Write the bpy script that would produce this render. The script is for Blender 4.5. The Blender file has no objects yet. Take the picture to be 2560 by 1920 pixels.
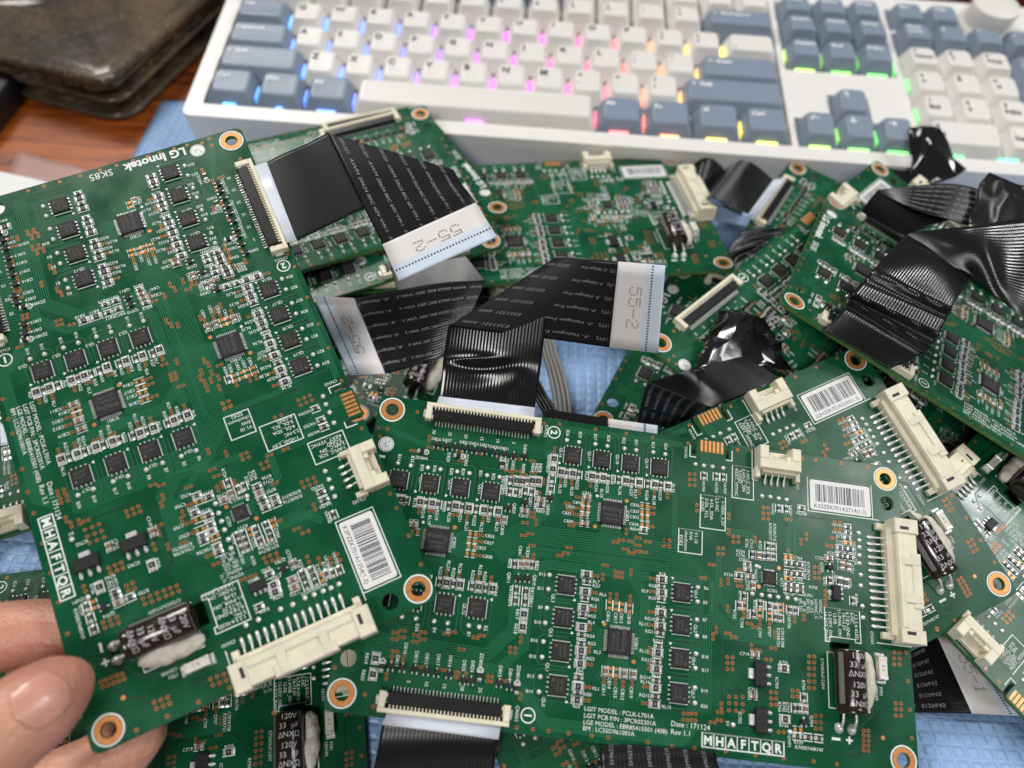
import bpy, bmesh, math, random
from mathutils import Vector, Matrix
random.seed(7)
R = math.radians
S = 0.001                                   # everything below is measured in millimetres
scene = bpy.context.scene
COL = scene.collection

# ------------------------------------------------------------------ camera, light, exposure
CAM_P = Vector((15.1226, -334.6925, 259.5767))
CAM_R = Vector((0.997430, 0.055991, 0.044710))
CAM_U = Vector((-0.071621, 0.797316, 0.599297))
CAM_D = Vector((0.002092, 0.600959, -0.799277))
cd = bpy.data.cameras.new('camera')
cam = bpy.data.objects.new('camera', cd)
COL.objects.link(cam)
m3 = Matrix((CAM_R, CAM_U, -CAM_D)).transposed()
cam.matrix_world = Matrix.Translation(CAM_P * S) @ m3.to_4x4()
cd.sensor_width = 36.0
cd.lens = 36.0 * 2000 / 2560
cd.clip_start = 0.01
cd.clip_end = 20.0
cd.dof.use_dof = True
cd.dof.focus_distance = 0.252
cd.dof.aperture_fstop = 8.0
scene.camera = cam

world = bpy.data.worlds.new('World')
scene.world = world
world.use_nodes = True
bg = world.node_tree.nodes['Background']
bg.inputs[0].default_value = (0.92, 0.95, 1.0, 1)
bg.inputs[1].default_value = 0.075

def area(name, loc, target, sx, sy, power, col):
    l = bpy.data.lights.new(name, 'AREA')
    l.shape = 'RECTANGLE'; l.size = sx; l.size_y = sy; l.energy = power; l.color = col
    o = bpy.data.objects.new(name, l); COL.objects.link(o)
    o.location = loc
    o.rotation_euler = (Vector(target) - Vector(loc)).to_track_quat('-Z', 'Y').to_euler()
    return o
area('ceiling_panel', (-0.95, 1.05, 1.75), (0, -0.1, 0), 0.8, 0.5, 33, (1.0, 0.97, 0.93))
area('ceiling_lamp', (-0.35, -1.75, 1.7), (0, -0.1, 0), 0.6, 0.5, 25, (1.0, 0.98, 0.95))
area('ceiling_tube', (1.52, -0.15, 1.75), (0, -0.12, 0), 0.2, 0.9, 9, (0.96, 0.98, 1.0))
area('rib_highlight_light', (1.72, 0.5, 1.75), (0.1, -0.1, 0), 0.2, 0.8, 22, (0.97, 0.99, 1.0))  # added light, placed so the ribs of the black ribbons catch highlights
scene.view_settings.view_transform = 'Standard'
scene.view_settings.look = 'None'
scene.view_settings.exposure = 0.0
scene.view_settings.gamma = 1.0

# ------------------------------------------------------------------ measured layout (mm on the board, hole centres as origin)
QL={16:(57.7,6.8,0),8:(5.6,21.8,0),12:(33.8,56.2,180),0:(59,74.4,90),4:(93.9,44.3,270),17:(67.0,6.8,0),9:(15.0,21.8,0),13:(24.5,56.2,180),1:(59,65.1,90),5:(93.9,53.7,270),18:(76.2,6.8,0),10:(24.3,21.8,0),14:(15.2,56.2,180),2:(59,55.8,90),6:(93.9,63.1,270),19:(85.5,6.8,0),11:(33.7,21.8,0),15:(5.9,56.2,180),3:(59,46.5,90),7:(93.9,72.5,270)}
BALLS=[(55.5,2.0),(59.4,2.1),(64.6,2.0),(68.5,2.1),(74.0,2.1),(77.8,2.1),(83.3,2.0),(87.2,2.1),(4.5,16.9),(8.5,17.0),(13.7,16.9),(17.6,16.9),(22.7,16.9),(26.5,16.9),(31.9,16.8),(35.8,16.8),(35.1,61.3),(32.1,61.3),(26,61.3),(22.1,61.2),(16.9,61.1),(12.9,61.1),(7.9,61),(4.1,61),(53.9,44.2),(53.9,48.3),(54.0,53.7),(53.9,57.9),(53.9,63.1),(53.9,67.3),(53.9,72.6),(53.9,76.6),(98.8,42.2),(98.8,46.4),(98.7,51.6),(98.8,56.2),(98.7,61.2),(98.6,65.2),(98.6,70.5),(98.7,74.6),(109.9,79.1),(126.5,79.2),(117.0,33.6),(115.6,42.0),(118.5,42.0),(121.0,42.0),(123.6,42.0),(126.5,41.9),(129.1,42.0),(150.0,19.0),(150.1,21.3),(150.0,23.5),(149.9,26.0),(149.7,28.5),(150.0,32.0),(149.8,35.3),(150.0,41.4),(150.0,44.8),(97.1,4.0),(99.8,4.1),(102.6,4.0),(106.1,4.0),(118.8,11.4),(121.5,11.3),(124.2,11.4),(126.8,11.5)]
RBV=[(54.6,12.6),(58.2,12.6),(64.3,12.6),(67.8,12.6),(75.1,12.5),(79.3,12.5),(84.3,12.5),(88.5,12.5),(4.9,27.8),(7.3,27.8),(13.0,27.7),(16.6,27.7),(23.8,27.6),(27.7,27.6),(32.3,27.6),(36.6,27.5),(37.6,50.2),(33.6,50.2),(28.1,50.2),(24.1,50.2),(18.6,50.2),(14.8,50.2),(9.2,50.2),(5.2,50.2),(41.2,17.2),(42.9,17.2),(46.0,16.6),(47.8,16.5),(52.0,8.7),(51.9,12.0),(47.5,56.2),(47.5,59.8),(7.5,73.0),(7.5,77.2),(143.1,34.9),(145.0,35.1)]
RSV=[(56.4,12.6),(60.1,12.6),(66.0,12.6),(69.5,12.6),(72.7,12.5),(77.0,12.5),(82.0,12.5),(86.2,12.5),(6.5,27.8),(8.8,27.8),(14.7,27.7),(18.4,27.7),(21.7,27.7),(25.6,27.6),(30.0,27.6),(34.3,27.5),(35.6,50.2),(31.6,50.2),(26.1,50.2),(22.1,50.2),(16.8,50.2),(12.9,50.2),(7.2,50.2),(3.2,50.2),(39.2,17.3),(44.4,16.8),(39.5,20.9),(41.3,20.9),(44.2,19.8),(46.0,20.0),(52.0,15.0),(51.9,18.3),(43.3,42.3),(48.5,41.9),(44.5,49.7),(44.6,52.8),(47.4,49.8),(47.5,52.7),(115.6,30.2),(119.2,30.2),(120.6,26.9),(122.2,26.9),(120.6,30.0),(122.2,30.0),(140.0,35.0),(147.1,40.2),(99.9,7.4),(103.9,7.1),(106.2,7.0),(124.2,14.6),(126.6,14.5),(113.1,43.0),(111.5,45.9),(116.0,47.9),(118.0,44.7),(120.9,45.0),(122.6,45.2),(122.7,47.9),(124.2,48.0),(127.2,45.3),(128.8,45.3),(130.9,69.5),(128.1,72.7),(129.4,72.6)]
RBH=[(64.9,42.6),(64.9,47.6),(64.7,52.3),(64.6,57.7),(64.9,64.2),(64.9,67.8),(64.8,73.9),(64.8,77.5),(87.7,41.2),(87.8,45.1),(87.8,50.9),(87.8,54.7),(87.3,62.2),(87.1,66.7),(87.1,71.8),(87.0,76.1),(125.0,62.2),(125.1,75.9)]
RSH=[(65.1,44.6),(64.9,49.5),(64.6,54.2),(64.7,59.9),(64.8,62.4),(64.9,66.0),(64.8,71.6),(64.8,75.5),(87.6,43.3),(87.8,46.9),(87.7,52.9),(87.8,56.7),(87.4,60.5),(87.2,64.8),(87.2,69.9),(87.1,74.1),(49.2,23.8),(81.4,27.2),(114.0,33.5),(114.2,35.1),(111.3,37.1),(127.0,31.4),(128.7,31.3),(130.4,31.3),(126.9,34.4),(128.6,34.4),(130.4,34.3),(126.7,37.9),(128.5,37.9),(130.5,37.9),(126.6,39.4),(128.4,39.4),(130.5,39.4),(146.5,17.6),(146.5,19.5),(146.1,21.1),(143.6,24.6),(145.1,24.5),(146.9,24.5),(143.5,27.0),(145.0,27.0),(146.8,27.0),(131.6,13.6),(128.6,80.1),(131.8,80.0),(135.0,80.0)]
CAPH=[(63.2,19.5),(62.9,25.0),(63.1,27.6),(12.1,35.0),(44.5,26.3),(49.3,22.2),(116.4,59.4),(115.7,70.8),(114.7,37.1),(140.0,28.2)]
CAPV=[(38.6,29.8),(45.1,42.2),(46.8,42.0),(72.3,69.0),(77.8,69.0),(80.4,68.9),(117.5,30.2),(115.6,39.6),(143.8,29.9),(146.0,30.1),(131.1,72.6)]
PADH=[(63.0,21.3),(63.1,22.9),(81.4,19.6),(81.5,21.6),(81.6,23.2),(81.7,25.5),(29.9,35.2),(29.8,37.2),(30.0,38.8),(29.8,41.1),(12.8,36.7),(127.0,29.6),(126.9,36.0),(146.5,22.6),(128.9,78.4)]
PADV=[(72.3,50.6),(74.4,50.7),(76.1,50.7),(78.4,50.8),(73.8,68.9),(75.5,68.9),(113.1,45.8),(117.9,47.3),(120.9,47.9),(124.2,44.9)]
SOT=[(15.2,9.2),(18.1,9.4),(20.9,9.2),(24.1,9.2),(27.0,9.3),(30.3,9.1),(33.4,9.3),(36.2,9.3),(39.3,9.4),(42.6,9.1),(39.4,25.9),(44.4,23.6),(51.8,21.2),(44.7,46.2),(47.4,46.0),(12.0,74.6),(15.2,74.6),(18.7,74.6),(21.9,74.7),(24.8,74.8),(28.3,74.8),(32.3,75.9),(34.6,75.8),(42.5,75.5),(45.5,75.9),(140.1,31.1),(130.6,76.1)]
ZH=[(11.2,12.1),(22.4,11.9)]
ZV=[(36.1,12.6),(36.9,74.2),(47.6,76.4),(9.5,74.9)]
VIAH=[(8.4,12.2),(13.5,10.4),(16.6,10.4),(22.7,10.4),(28.6,10.3),(34.7,10.4),(23.3,13.4),(40.7,10.3),(45.3,10.3),(37.9,14.5),(41.2,14.1),(43.2,15.0),(45.9,13.9),(60.6,19.7),(57.4,22.1),(60.8,23.1),(58.3,24.1),(60.3,25.1),(60.7,27.8),(59.1,28.7),(83.8,19.8),(83.7,21.7),(83.6,25.7),(16.8,30.0),(24.0,30.2),(32.3,35.2),(32.2,37.1),(32.3,41.2),(45.0,29.7),(46.9,32.8),(45.0,33.6),(47.9,36.2),(59.0,35.4),(58.2,37.2),(56.4,38.1),(70.3,39.2),(74.7,31.1),(73.0,31.9),(77.6,31.1),(79.8,29.7),(82.9,30.5),(79.8,32.0),(76.2,33.7),(78.0,34.6),(79.8,33.8),(82.0,33.8),(46.1,40.2),(13.7,64.8),(11.8,65.6),(13.8,66.6),(11.8,67.4),(19.5,64.6),(17.6,65.6),(19.6,66.5),(17.6,67.4),(27.9,63.5),(26.0,64.3),(36.2,63.5),(34.4,64.3),(30.9,67.9),(20.2,73.9),(26.5,73.9),(43.8,74.8),(12.6,70.6),(67.7,42.7),(67.6,47.6),(67.6,52.5),(67.6,67.7),(67.6,73.8),(67.6,77.3),(84.9,41.3),(85.0,45.1),(85.0,51.0),(85.1,54.7),(84.3,71.8),(84.3,76.2),(100.3,39.2),(102.9,34.9),(111.9,35.4),(111.1,38.7),(111.7,40.2),(117.3,58.1),(121.9,56.9),(108.1,54.3),(110.0,55.2),(114.7,50.8),(116.4,51.6),(96.1,77.6),(98.4,77.4),(96.0,79.3),(98.4,79.1),(103.9,79.1),(105.9,78.3),(106.0,76.2)]
VIAV=[(12.7,7.5),(51.9,5.7),(39.4,15.2),(49.3,16.3),(48.5,20.6),(54.7,15.0),(58.1,15.1),(64.1,15.0),(79.5,15.2),(84.2,15.3),(88.4,15.4),(13.1,30.3),(27.6,30.6),(32.4,30.4),(36.6,30.5),(46.3,26.9),(47.5,27.0),(48.4,29.1),(76.1,28.3),(23.8,47.6),(27.4,47.7),(33.1,47.6),(36.9,47.6),(48.6,39.5),(11.9,72.7),(15.1,72.3),(33.1,74.7),(30.1,74.7),(31.0,74.8),(39.2,74.7),(40.4,74.8),(48.9,78.3),(47.3,63.3),(44.6,66.4),(46.1,66.4),(69.8,42.7),(73.5,41.4),(74.5,41.5),(75.6,41.5),(78.2,40.3),(72.4,48.0),(74.3,48.0),(78.4,48.0),(72.2,71.4),(75.5,71.2),(77.7,71.9),(80.3,71.2),(67.3,63.6),(67.1,57.5),(11.2,77.3),(105.9,39.8),(108.1,39.3),(108.1,47.2),(104.6,53.8),(103.7,55.8),(113.0,48.5),(117.9,50.0),(120.9,50.7),(122.4,53.0),(130.8,33.0),(138.5,39.0),(138.3,41.8),(131.5,46.9),(125.4,44.9),(115.3,57.5),(106.4,74.5),(84.9,61.8),(84.9,66.2),(128.6,47.8),(108.1,19.3),(108.1,24.1),(116.5,25.4),(131.2,24.2),(130.8,32.9),(127.1,28.1)]
VIA1=[(7.8,-0.4),(-0.4,6.5),(-2.3,9.1),(47.7,-2.5),(52.7,-3.0),(64.3,-3.0),(74.3,-3.0),(82.9,-3.0),(88.0,29.4),(89.7,29.4),(87.9,31.2),(89.7,31.2),(94.5,-2.7),(110.8,-2.8),(115.5,-3.0),(123.8,-3.0),(132.3,-3.0),(136.8,-3.1),(145.5,-3.2),(154.2,-3.2),(97.9,17.0),(97.9,18.9),(126.6,17.7),(128.1,17.6),(133.0,21.5),(133.0,23.1),(139.6,24.2),(141.1,24.3),(142.3,16.5),(144.0,16.4),(142.4,18.8),(144.0,18.7),(141.2,21.6),(142.7,21.6),(144.3,28.4),(95.3,7.4),(95.4,9.2),(95.4,11.0),(97.0,7.3),(97.0,9.1),(97.1,10.9),(119.3,15.0),(119.2,16.8),(119.2,18.5),(120.8,14.9),(120.8,16.7),(120.8,18.4),(109.6,25.4),(109.6,27.1),(111.2,25.3),(111.2,26.9),(88.0,29.3),(88.1,31.1),(89.6,29.2),(89.6,31.0),(104.9,29.6),(104.9,31.3),(106.4,29.5),(106.4,31.2),(135.3,31.5),(135.2,33.2),(135.2,34.8),(136.7,31.4),(136.7,33.0),(136.6,34.7),(108.0,61.0),(108.1,62.6),(108.1,64.3),(109.6,60.9),(109.6,62.5),(109.6,64.2),(132.8,57.9),(132.7,59.6),(134.4,57.8),(134.3,59.5),(132.7,61.3),(132.6,63.1),(132.6,64.9),(132.5,66.7),(134.3,61.2),(134.2,63.0),(134.2,64.8),(134.1,66.6),(121.1,69.2),(121.1,70.8),(121.1,72.5),(122.7,69.1),(122.6,70.7),(122.6,72.4),(127.5,68.0),(127.5,69.6),(129.1,67.9),(129.0,69.5),(108.7,71.7),(108.7,73.5),(108.7,75.4),(110.7,71.6),(110.7,73.4),(110.7,75.3),(112.7,71.4),(112.7,73.3),(112.7,75.2),(134.3,74.0),(134.3,75.7),(134.2,77.4),(135.9,73.9),(135.8,75.6),(135.7,77.3),(148.5,76.5),(148.4,77.8),(148.3,79.1),(148.3,80.4),(148.2,81.7),(149.9,76.4),(149.9,77.7),(149.8,79.0),(149.7,80.3),(149.6,81.6),(159.3,53.7),(159.1,55.4),(159.0,57.1),(160.9,53.6),(160.8,55.3),(160.6,57.0),(158.7,68.0),(158.6,69.6),(158.5,71.3),(160.3,67.9),(160.2,69.5),(160.1,71.2),(119.7,60.3),(121.2,60.2),(123.2,79.5),(124.7,79.4),(163.0,53.4),(163.0,61.4),(163.0,69.3),(162.9,76.9),(173.4,45.2),(85.6,86.2),(92.5,86.4),(98.9,86.3),(107.8,86.2),(116.4,86.2),(124.6,86.2),(133.3,86.1),(140.1,86.1),(144.4,28.6),(6.2,82.6),(9.0,85.4),(48.7,86.4),(53.2,86.3),(57.6,86.3),(63.2,86.3),(69.7,86.2),(74.3,86.2),(-3.2,6.5),(-3.2,13.8),(-3.2,18),(-3.2,22.6),(-3.2,26.7),(-3.2,31.3),(-3.2,36.5),(-3.2,41.8),(-3.2,48),(-3.2,54.2),(-3.2,59),(-3.2,63.8),(-3.2,76.7)]
FID=[(154.2,77.8),(124.0,33.2),(117.6,39.6),(24.3,33.9),(75.7,18.8),(66.4,28.0),(71.2,56.1),(80.4,65.5)]
TEXTS=[('B26',55.6,-0.4,-90,0.98),('B25',59.6,-0.4,-90,0.98),('B27',64.5,-0.4,-90,0.98),('B28',68.7,-0.5,-90,0.98),('B22',73.7,-0.5,-90,0.98),('B21',77.7,-0.4,-90,0.98),('B23',83.2,-0.4,-90,0.98),('B24',87.3,-0.5,-90,0.98),('QL16',54.0,6.3,-90,0.98),('QL17',63.0,6.1,-90,0.98),('QL18',72.0,5.9,-90,0.98),('QL19',81.4,5.9,-90,0.98),('CN302',48.7,-0.1,-90,0.98),('B34',4.7,14.9,-90,0.98),('B33',8.7,14.9,-90,0.98),('B35',12.0,17.2,-90,0.98),('B36',15.8,16.9,-90,0.98),('B30',21.0,17.1,-90,0.98),('B29',24.5,16.7,-90,0.98),('B31',29.9,16.5,-90,0.98),('B32',33.9,16.9,-90,0.98),('QL9',12.2,21.1,-90,0.98),('QL10',21.1,21.2,-90,0.98),('QL11',30.3,21.4,-90,0.98),('RL32',54.7,17.9,-90,0.98),('RG32',56.2,15.6,-90,0.98),('RL33',58.4,18.1,-90,0.98),('RG33',59.9,15.8,-90,0.98),('RL34',62.6,12.6,-90,0.98),('RG34',65.9,15.6,-90,0.98),('RL35',67.7,17.5,-90,0.98),('RG35',69.4,15.6,-90,0.98),('RG36',71.0,12.6,-90,0.98),('RL36',73.4,15.8,-90,0.98),('RG37',76.9,15.5,-90,0.98),('RL37',78.3,16.2,-90,0.98),('RG38',81.9,16.2,-90,0.98),('RL38',84.3,17.5,-90,0.98),('RG39',86.1,15.6,-90,0.98),('RL39',90.2,12.7,-90,0.98),('RL18',11.4,28.1,-90,0.98),('RG18',14.4,30.8,-90,0.98),('RL19',16.5,32.7,-90,0.98),('RG19',18.5,30.9,-90,0.98),('RG20',20.4,28.0,-90,0.98),('RL20',22.2,31.1,-90,0.98),('RG21',25.5,30.6,-90,0.98),('RL21',27.7,33.2,-90,0.98),('RG22',29.8,31.1,-90,0.98),('RL22',32.2,32.8,-90,0.98),('RG23',34.0,29.5,-90,0.98),('RL23',36.7,32.0,-90,0.98),('C830',38.5,32.8,-90,0.98),('ZD803',25.0,12.8,-90,0.98),('D820',19.5,12.7,-90,0.98),('ZD805',37.5,12.4,-90,0.98),('D832',39.5,12.4,-90,0.98),('D833',42.6,6.8,-90,0.98),('R830',42.8,13.0,-90,0.98),('R824',45.7,12.4,-90,0.98),('R827',46.9,12.2,-90,0.98),('R828',48.0,12.1,-90,0.98),('R829R823',38.0,18.8,-90,0.98),('R821R822',37.1,19.2,-90,0.98),('R825',42.8,20.9,-90,0.98),('R826C840',47.6,22.3,-90,0.98),('Q821',46.0,23.2,-90,0.98),('Q820',41.3,25.8,-90,0.98),('Q830',51.6,24.8,-90,0.98),('R836R835',50.4,10.4,-90,0.98),('R831R832',50.9,17.5,-90,0.98),('IC802',24.7,38.4,-90,0.98),('IC803',76.2,23.4,-90,0.98),('RL27',24.0,45.2,-90,0.98),('RG27',21.9,47.4,-90,0.98),('RG26',25.7,47.3,-90,0.98),('RL26',27.5,45.6,-90,0.98),('RL25',33.4,45.3,-90,0.98),('RG25',31.4,47.2,-90,0.98),('RG24',35.0,47.2,-90,0.98),('RL24',38.7,50.7,-90,0.98),('QL12',30.2,56.8,-90,0.98),('C841',44.5,38.3,-90,0.98),('C820',46.8,38.3,-90,0.98),('R816',41.8,42.3,-90,0.98),('R813',50.0,41.9,-90,0.98),('Q811',42.0,46.5,-90,0.98),('Q810',49.6,46.2,-90,0.98),('R815R814',43.1,51.6,-90,0.98),('R812R811',49.3,51.2,-90,0.98),('R817',45.6,56.4,-90,0.98),('D826',14.9,7.5,0,0.92),('D827',18.2,7.4,0,0.92),('D821',23.6,7.3,0,0.92),('D822',26.7,7.3,0,0.92),('D823',30.0,7.3,0,0.92),('D830',33.1,7.5,0,0.92),('D831',36.2,7.5,0,0.92),('ZD804',11.3,14.1,0,0.92),('C831',63.1,18.1,0,0.92),('C834',60.4,21.4,0,0.92),('C835',58.3,23.0,0,0.92),('C832',57.4,25.1,0,0.92),('C839',58.1,27.5,0,0.92),('C836',78.3,19.7,0,0.92),('C837',78.4,21.7,0,0.92),('C833',78.4,23.5,0,0.92),('C838',78.3,25.7,0,0.92),('R834',78.5,27.2,0,0.92),('C826',35.0,35.1,0,0.92),('C827',34.9,37.1,0,0.92),('C823',32.8,38.9,0,0.92),('C828',35.0,41.2,0,0.92),('C821',12.1,33.5,0,0.92),('C842',44.3,27.7,0,0.92),('R833',49.3,25.6,0,0.92),('B4',22.6,63.6,-90,0.98),('B3',26.4,63.4,-90,0.98),('B1',32.4,63.6,-90,0.98),('B2',37.0,61.4,-90,0.98),('B38',17.6,63.5,-90,0.98),('QL3',55.6,50.7,-90,0.98),('QL2',55.8,60.3,-90,0.98),('QL1',55.7,69.8,-90,0.98),('QL0',55.5,79.0,-90,0.98),('R818',45.6,60.5,-90,0.98),('R819',5.0,73.3,-90,0.98),('R820',4.9,77.7,-90,0.98),('D811',13.5,73.0,-90,0.98),('D810',15.3,69.4,-90,0.98),('D813',18.6,71.3,-90,0.98),('D812',21.6,71.5,-90,0.98),('D817',24.8,71.4,-90,0.98),('D816',28.2,71.4,-90,0.98),('D825',32.2,72.1,-90,0.98),('D824',34.6,72.0,-90,0.98),('ZD806',36.8,70.2,-90,0.98),('D815',42.5,72.4,-90,0.98),('D814',45.4,72.9,-90,0.98),('ZD801',47.6,72.2,-90,0.98),('CN301',48.4,82.9,-90,0.98),('C816',72.2,53.8,-90,0.98),('C817',74.4,54.0,-90,0.98),('C813',76.1,53.8,-90,0.98),('C818',78.4,53.7,-90,0.98),('C811',72.2,74.1,-90,0.98),('C814',73.7,72.0,-90,0.98),('C815',75.6,74.3,-90,0.98),('C812',77.7,74.6,-90,0.98),('C819',80.2,73.8,-90,0.98),('IC801',80.9,60.5,-90,0.98),('B12',51.8,44.2,0,0.92),('B11',51.7,48.3,0,0.92),('B9',52.1,53.7,0,0.92),('B10',51.7,57.9,0,0.92),('B16',51.2,63.0,0,0.92),('B15',51.2,67.4,0,0.92),('B13',51.2,72.7,0,0.92),('B14',51.2,76.7,0,0.92),('RL7',67.9,44.4,0,0.92),('RG7',68.1,45.6,0,0.92),('RL6',70.2,47.8,0,0.92),('RG6',68.0,49.4,0,0.92),('RL5',67.6,51.4,0,0.92),('RG5',67.4,54.3,0,0.92),('RL4',67.3,56.1,0,0.92),('RG4',67.4,59.9,0,0.92),('RG3',67.9,61.9,0,0.92),('RL3',69.7,64.1,0,0.92),('RG2',67.8,66.1,0,0.92),('RL2',65.0,69.4,0,0.92),('RG1',65.1,70.4,0,0.92),('RL1',70.0,73.9,0,0.92),('RG0',67.6,75.7,0,0.92),('RL0',64.8,79.1,0,0.92),('RL8',87.8,39.6,0,0.92),('RG8',85.0,43.4,0,0.92),('RL9',82.7,45.2,0,0.92),('RG9',85.1,47.0,0,0.92),('RL10',87.7,49.3,0,0.92),('RG10',84.6,53.0,0,0.92),('RL11',82.8,54.7,0,0.92),('RG11',84.9,56.6,0,0.92),('RG12',87.3,58.9,0,0.92),('RL12',83.3,62.2,0,0.92),('RG13',84.2,64.5,0,0.92),('RL13',87.2,68.3,0,0.92),('RG14',84.0,69.3,0,0.92),('RL14',84.0,70.5,0,0.92),('RG15',84.0,74.1,0,0.92),('RL15',90.5,76.5,0,0.92),('B6',101.3,42.1,0,0.92),('B5',101.2,46.3,0,0.92),('B7',101.1,51.3,0,0.92),('B8',101.2,56.1,0,0.92),('B18',101.4,61.7,0,0.92),('B17',101.5,65.4,0,0.92),('B19',101.4,71.0,0,0.92),('B20',101.4,75.1,0,0.92),('C719',113.2,59.5,0,0.92),('R735',125.0,60.6,0,0.92),('C715',115.7,69.0,0,0.92),('R736',124.8,77.6,0,0.92),('R724',108.1,37.2,0,0.92),('IC701',121.9,40.3,0,0.92),('R710',127.0,40.7,0,0.92),('R701',133.2,40.3,0,0.92),('R705',134.7,37.7,0,0.92),('C703',130.0,35.9,0,0.92),('C704',130.0,29.4,0,0.92),('R740',142.6,37.3,0,0.92),('C725',137.0,28.5,0,0.92),('R729',129.0,81.6,0,0.92),('R745R744R747',132.1,82.9,0,0.92),('D701',112.9,32.1,0,0.92),('QL4',98.3,44.2,-90,0.92),('QL5',98.4,54.2,-90,0.92),('QL6',98.1,63.3,-90,0.92),('QL7',98.1,72.2,-90,0.92),('IC703',122.9,66.4,-90,0.92),('IC702',111.9,77.0,-90,0.92),('5V',108.3,78.9,-90,0.92),('R730',130.9,66.1,-90,0.92),('R743',123.6,72.8,-90,0.92),('R742',124.9,72.7,-90,0.92),('C727',126.0,72.7,-90,0.92),('Q704',133.0,75.6,-90,0.92),('OVP1',126.3,81.7,-90,0.92),('C72433uF/120V',136.8,62.3,-90,0.92),('F701',154.4,65.3,-90,0.92),('125V4A',153.0,65.8,-90,0.92),('CN101',152.6,50.4,-90,0.92),('R739',148.3,39.3,-90,0.92),('Q702',139.7,39.3,-90,0.92),('Q703',137.7,31.2,-90,0.92),('C722',141.3,33.6,-90,0.92),('C721',147.5,30.6,-90,0.92),('R738',146.5,34.9,-90,0.92),('R741',138.3,35.5,-90,0.92),('R722',110.2,48.6,-90,0.92),('R719',111.8,42.9,-90,0.92),('R723',114.3,48.1,-90,0.92),('C708',112.4,50.8,-90,0.92),('R720',116.4,45.1,-90,0.92),('R718',119.3,45.0,-90,0.92),('C709',117.9,52.9,-90,0.92),('C707',120.8,52.3,-90,0.92),('C701R708',124.8,53.5,-90,0.92),('R709R721',123.5,53.7,-90,0.92),('R715R706',126.9,48.0,-90,0.92),('SPI_SO',130.5,43.4,-90,0.92),('SPI_SI',131.7,43.7,-90,0.92),('SPI_SCL',132.9,43.5,-90,0.92),('SPI_CS',134.1,43.4,-90,0.92),('HSYNC_C',135.4,44.1,-90,0.92),('VSYNC_C',136.8,43.9,-90,0.92),('C710',114.0,39.7,-90,0.92),('FAULT',116.7,36.5,-90,0.92),('R711',124.8,37.4,-90,0.92),('R712R704',132.2,32.8,-90,0.92),('R713R714',133.4,32.9,-90,0.92),('VA704',99.9,10.7,-90,0.92),('VA703',104.0,10.6,-90,0.92),('VA709',106.8,10.4,-90,0.92),('CN103',93.9,0.4,-90,0.92),('VA702',122.3,15.0,-90,0.92),('VA701',128.1,14.8,-90,0.92),('R702R717',121.4,22.3,-90,0.92),('R703R716',122.8,22.4,-90,0.92),('R727',118.1,27.0,-90,0.92),('C713',115.3,26.9,-90,0.92),('R726',113.9,26.9,-90,0.92),('VA707VA710',148.5,25.5,-90,0.92),('CN102',130.6,5.7,-90,0.92),('VA708',131.5,15.3,0,0.92),('VA705',143.1,17.4,0,0.92),('VA706',143.1,19.8,0,0.92),('R725',144.0,20.9,0,0.92),('C723',144.0,22.7,0,0.92),('R748',144.0,25.5,0,0.92),('R737',140.8,26.5,0,0.92),('R734',111.9,29.7,0,0.92),('C726',111.9,30.8,0,0.92),('1:AFLC_SCK',114.3,7.5,-90,1.05),('2:AFLC_SIN',112.9,7.0,-90,1.05),('3:GND',111.7,6.0,-90,1.05),('4:EXT_VSYNC',110.5,8.0,-90,1.05),('1-VDD_3.3V',106.2,18.6,-90,1.05),('2,3-NC',104.3,16.1,-90,1.05),('4-DL_SDA',102.6,17.8,-90,1.05),('5-DL_SCL',101.0,17.7,-90,1.05),('6-GND',99.6,16.6,-90,1.05),('V1.10',97.9,27.4,-90,1.05),('F/W',96.2,27.0,-90,1.05),('checksum:',94.8,28.7,-90,1.05),('EDE2',93.2,28.7,-90,1.05),('1,2,3,4-VLED',147.8,47.8,-90,1.0),('5-NC',146.6,45.3,-90,1.0),('6,7,8,9-GND',145.2,47.5,-90,1.0),('10-13.2V',144.0,46.6,-90,1.0),('11-PWR_ON',142.6,47.2,-90,1.0),('12-FB',141.2,46.1,-90,1.0),('13-DRV_ON',139.7,48.0,-90,1.0),('14-EXT_PWM',138.3,48.6,-90,1.0),('30',13.9,5.3,-90,1.0),('25',18.9,5.3,-90,1.0),('20',23.9,5.3,-90,1.0),('15',28.9,5.3,-90,1.0),('10',33.9,5.3,-90,1.0),('5',38.9,5.3,-90,1.0),('5',17.5,78,-90,1.0),('10',22.5,78,-90,1.0),('15',27.5,78,-90,1.0),('20',32.5,78,-90,1.0),('25',37.5,78,-90,1.0)]
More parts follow.
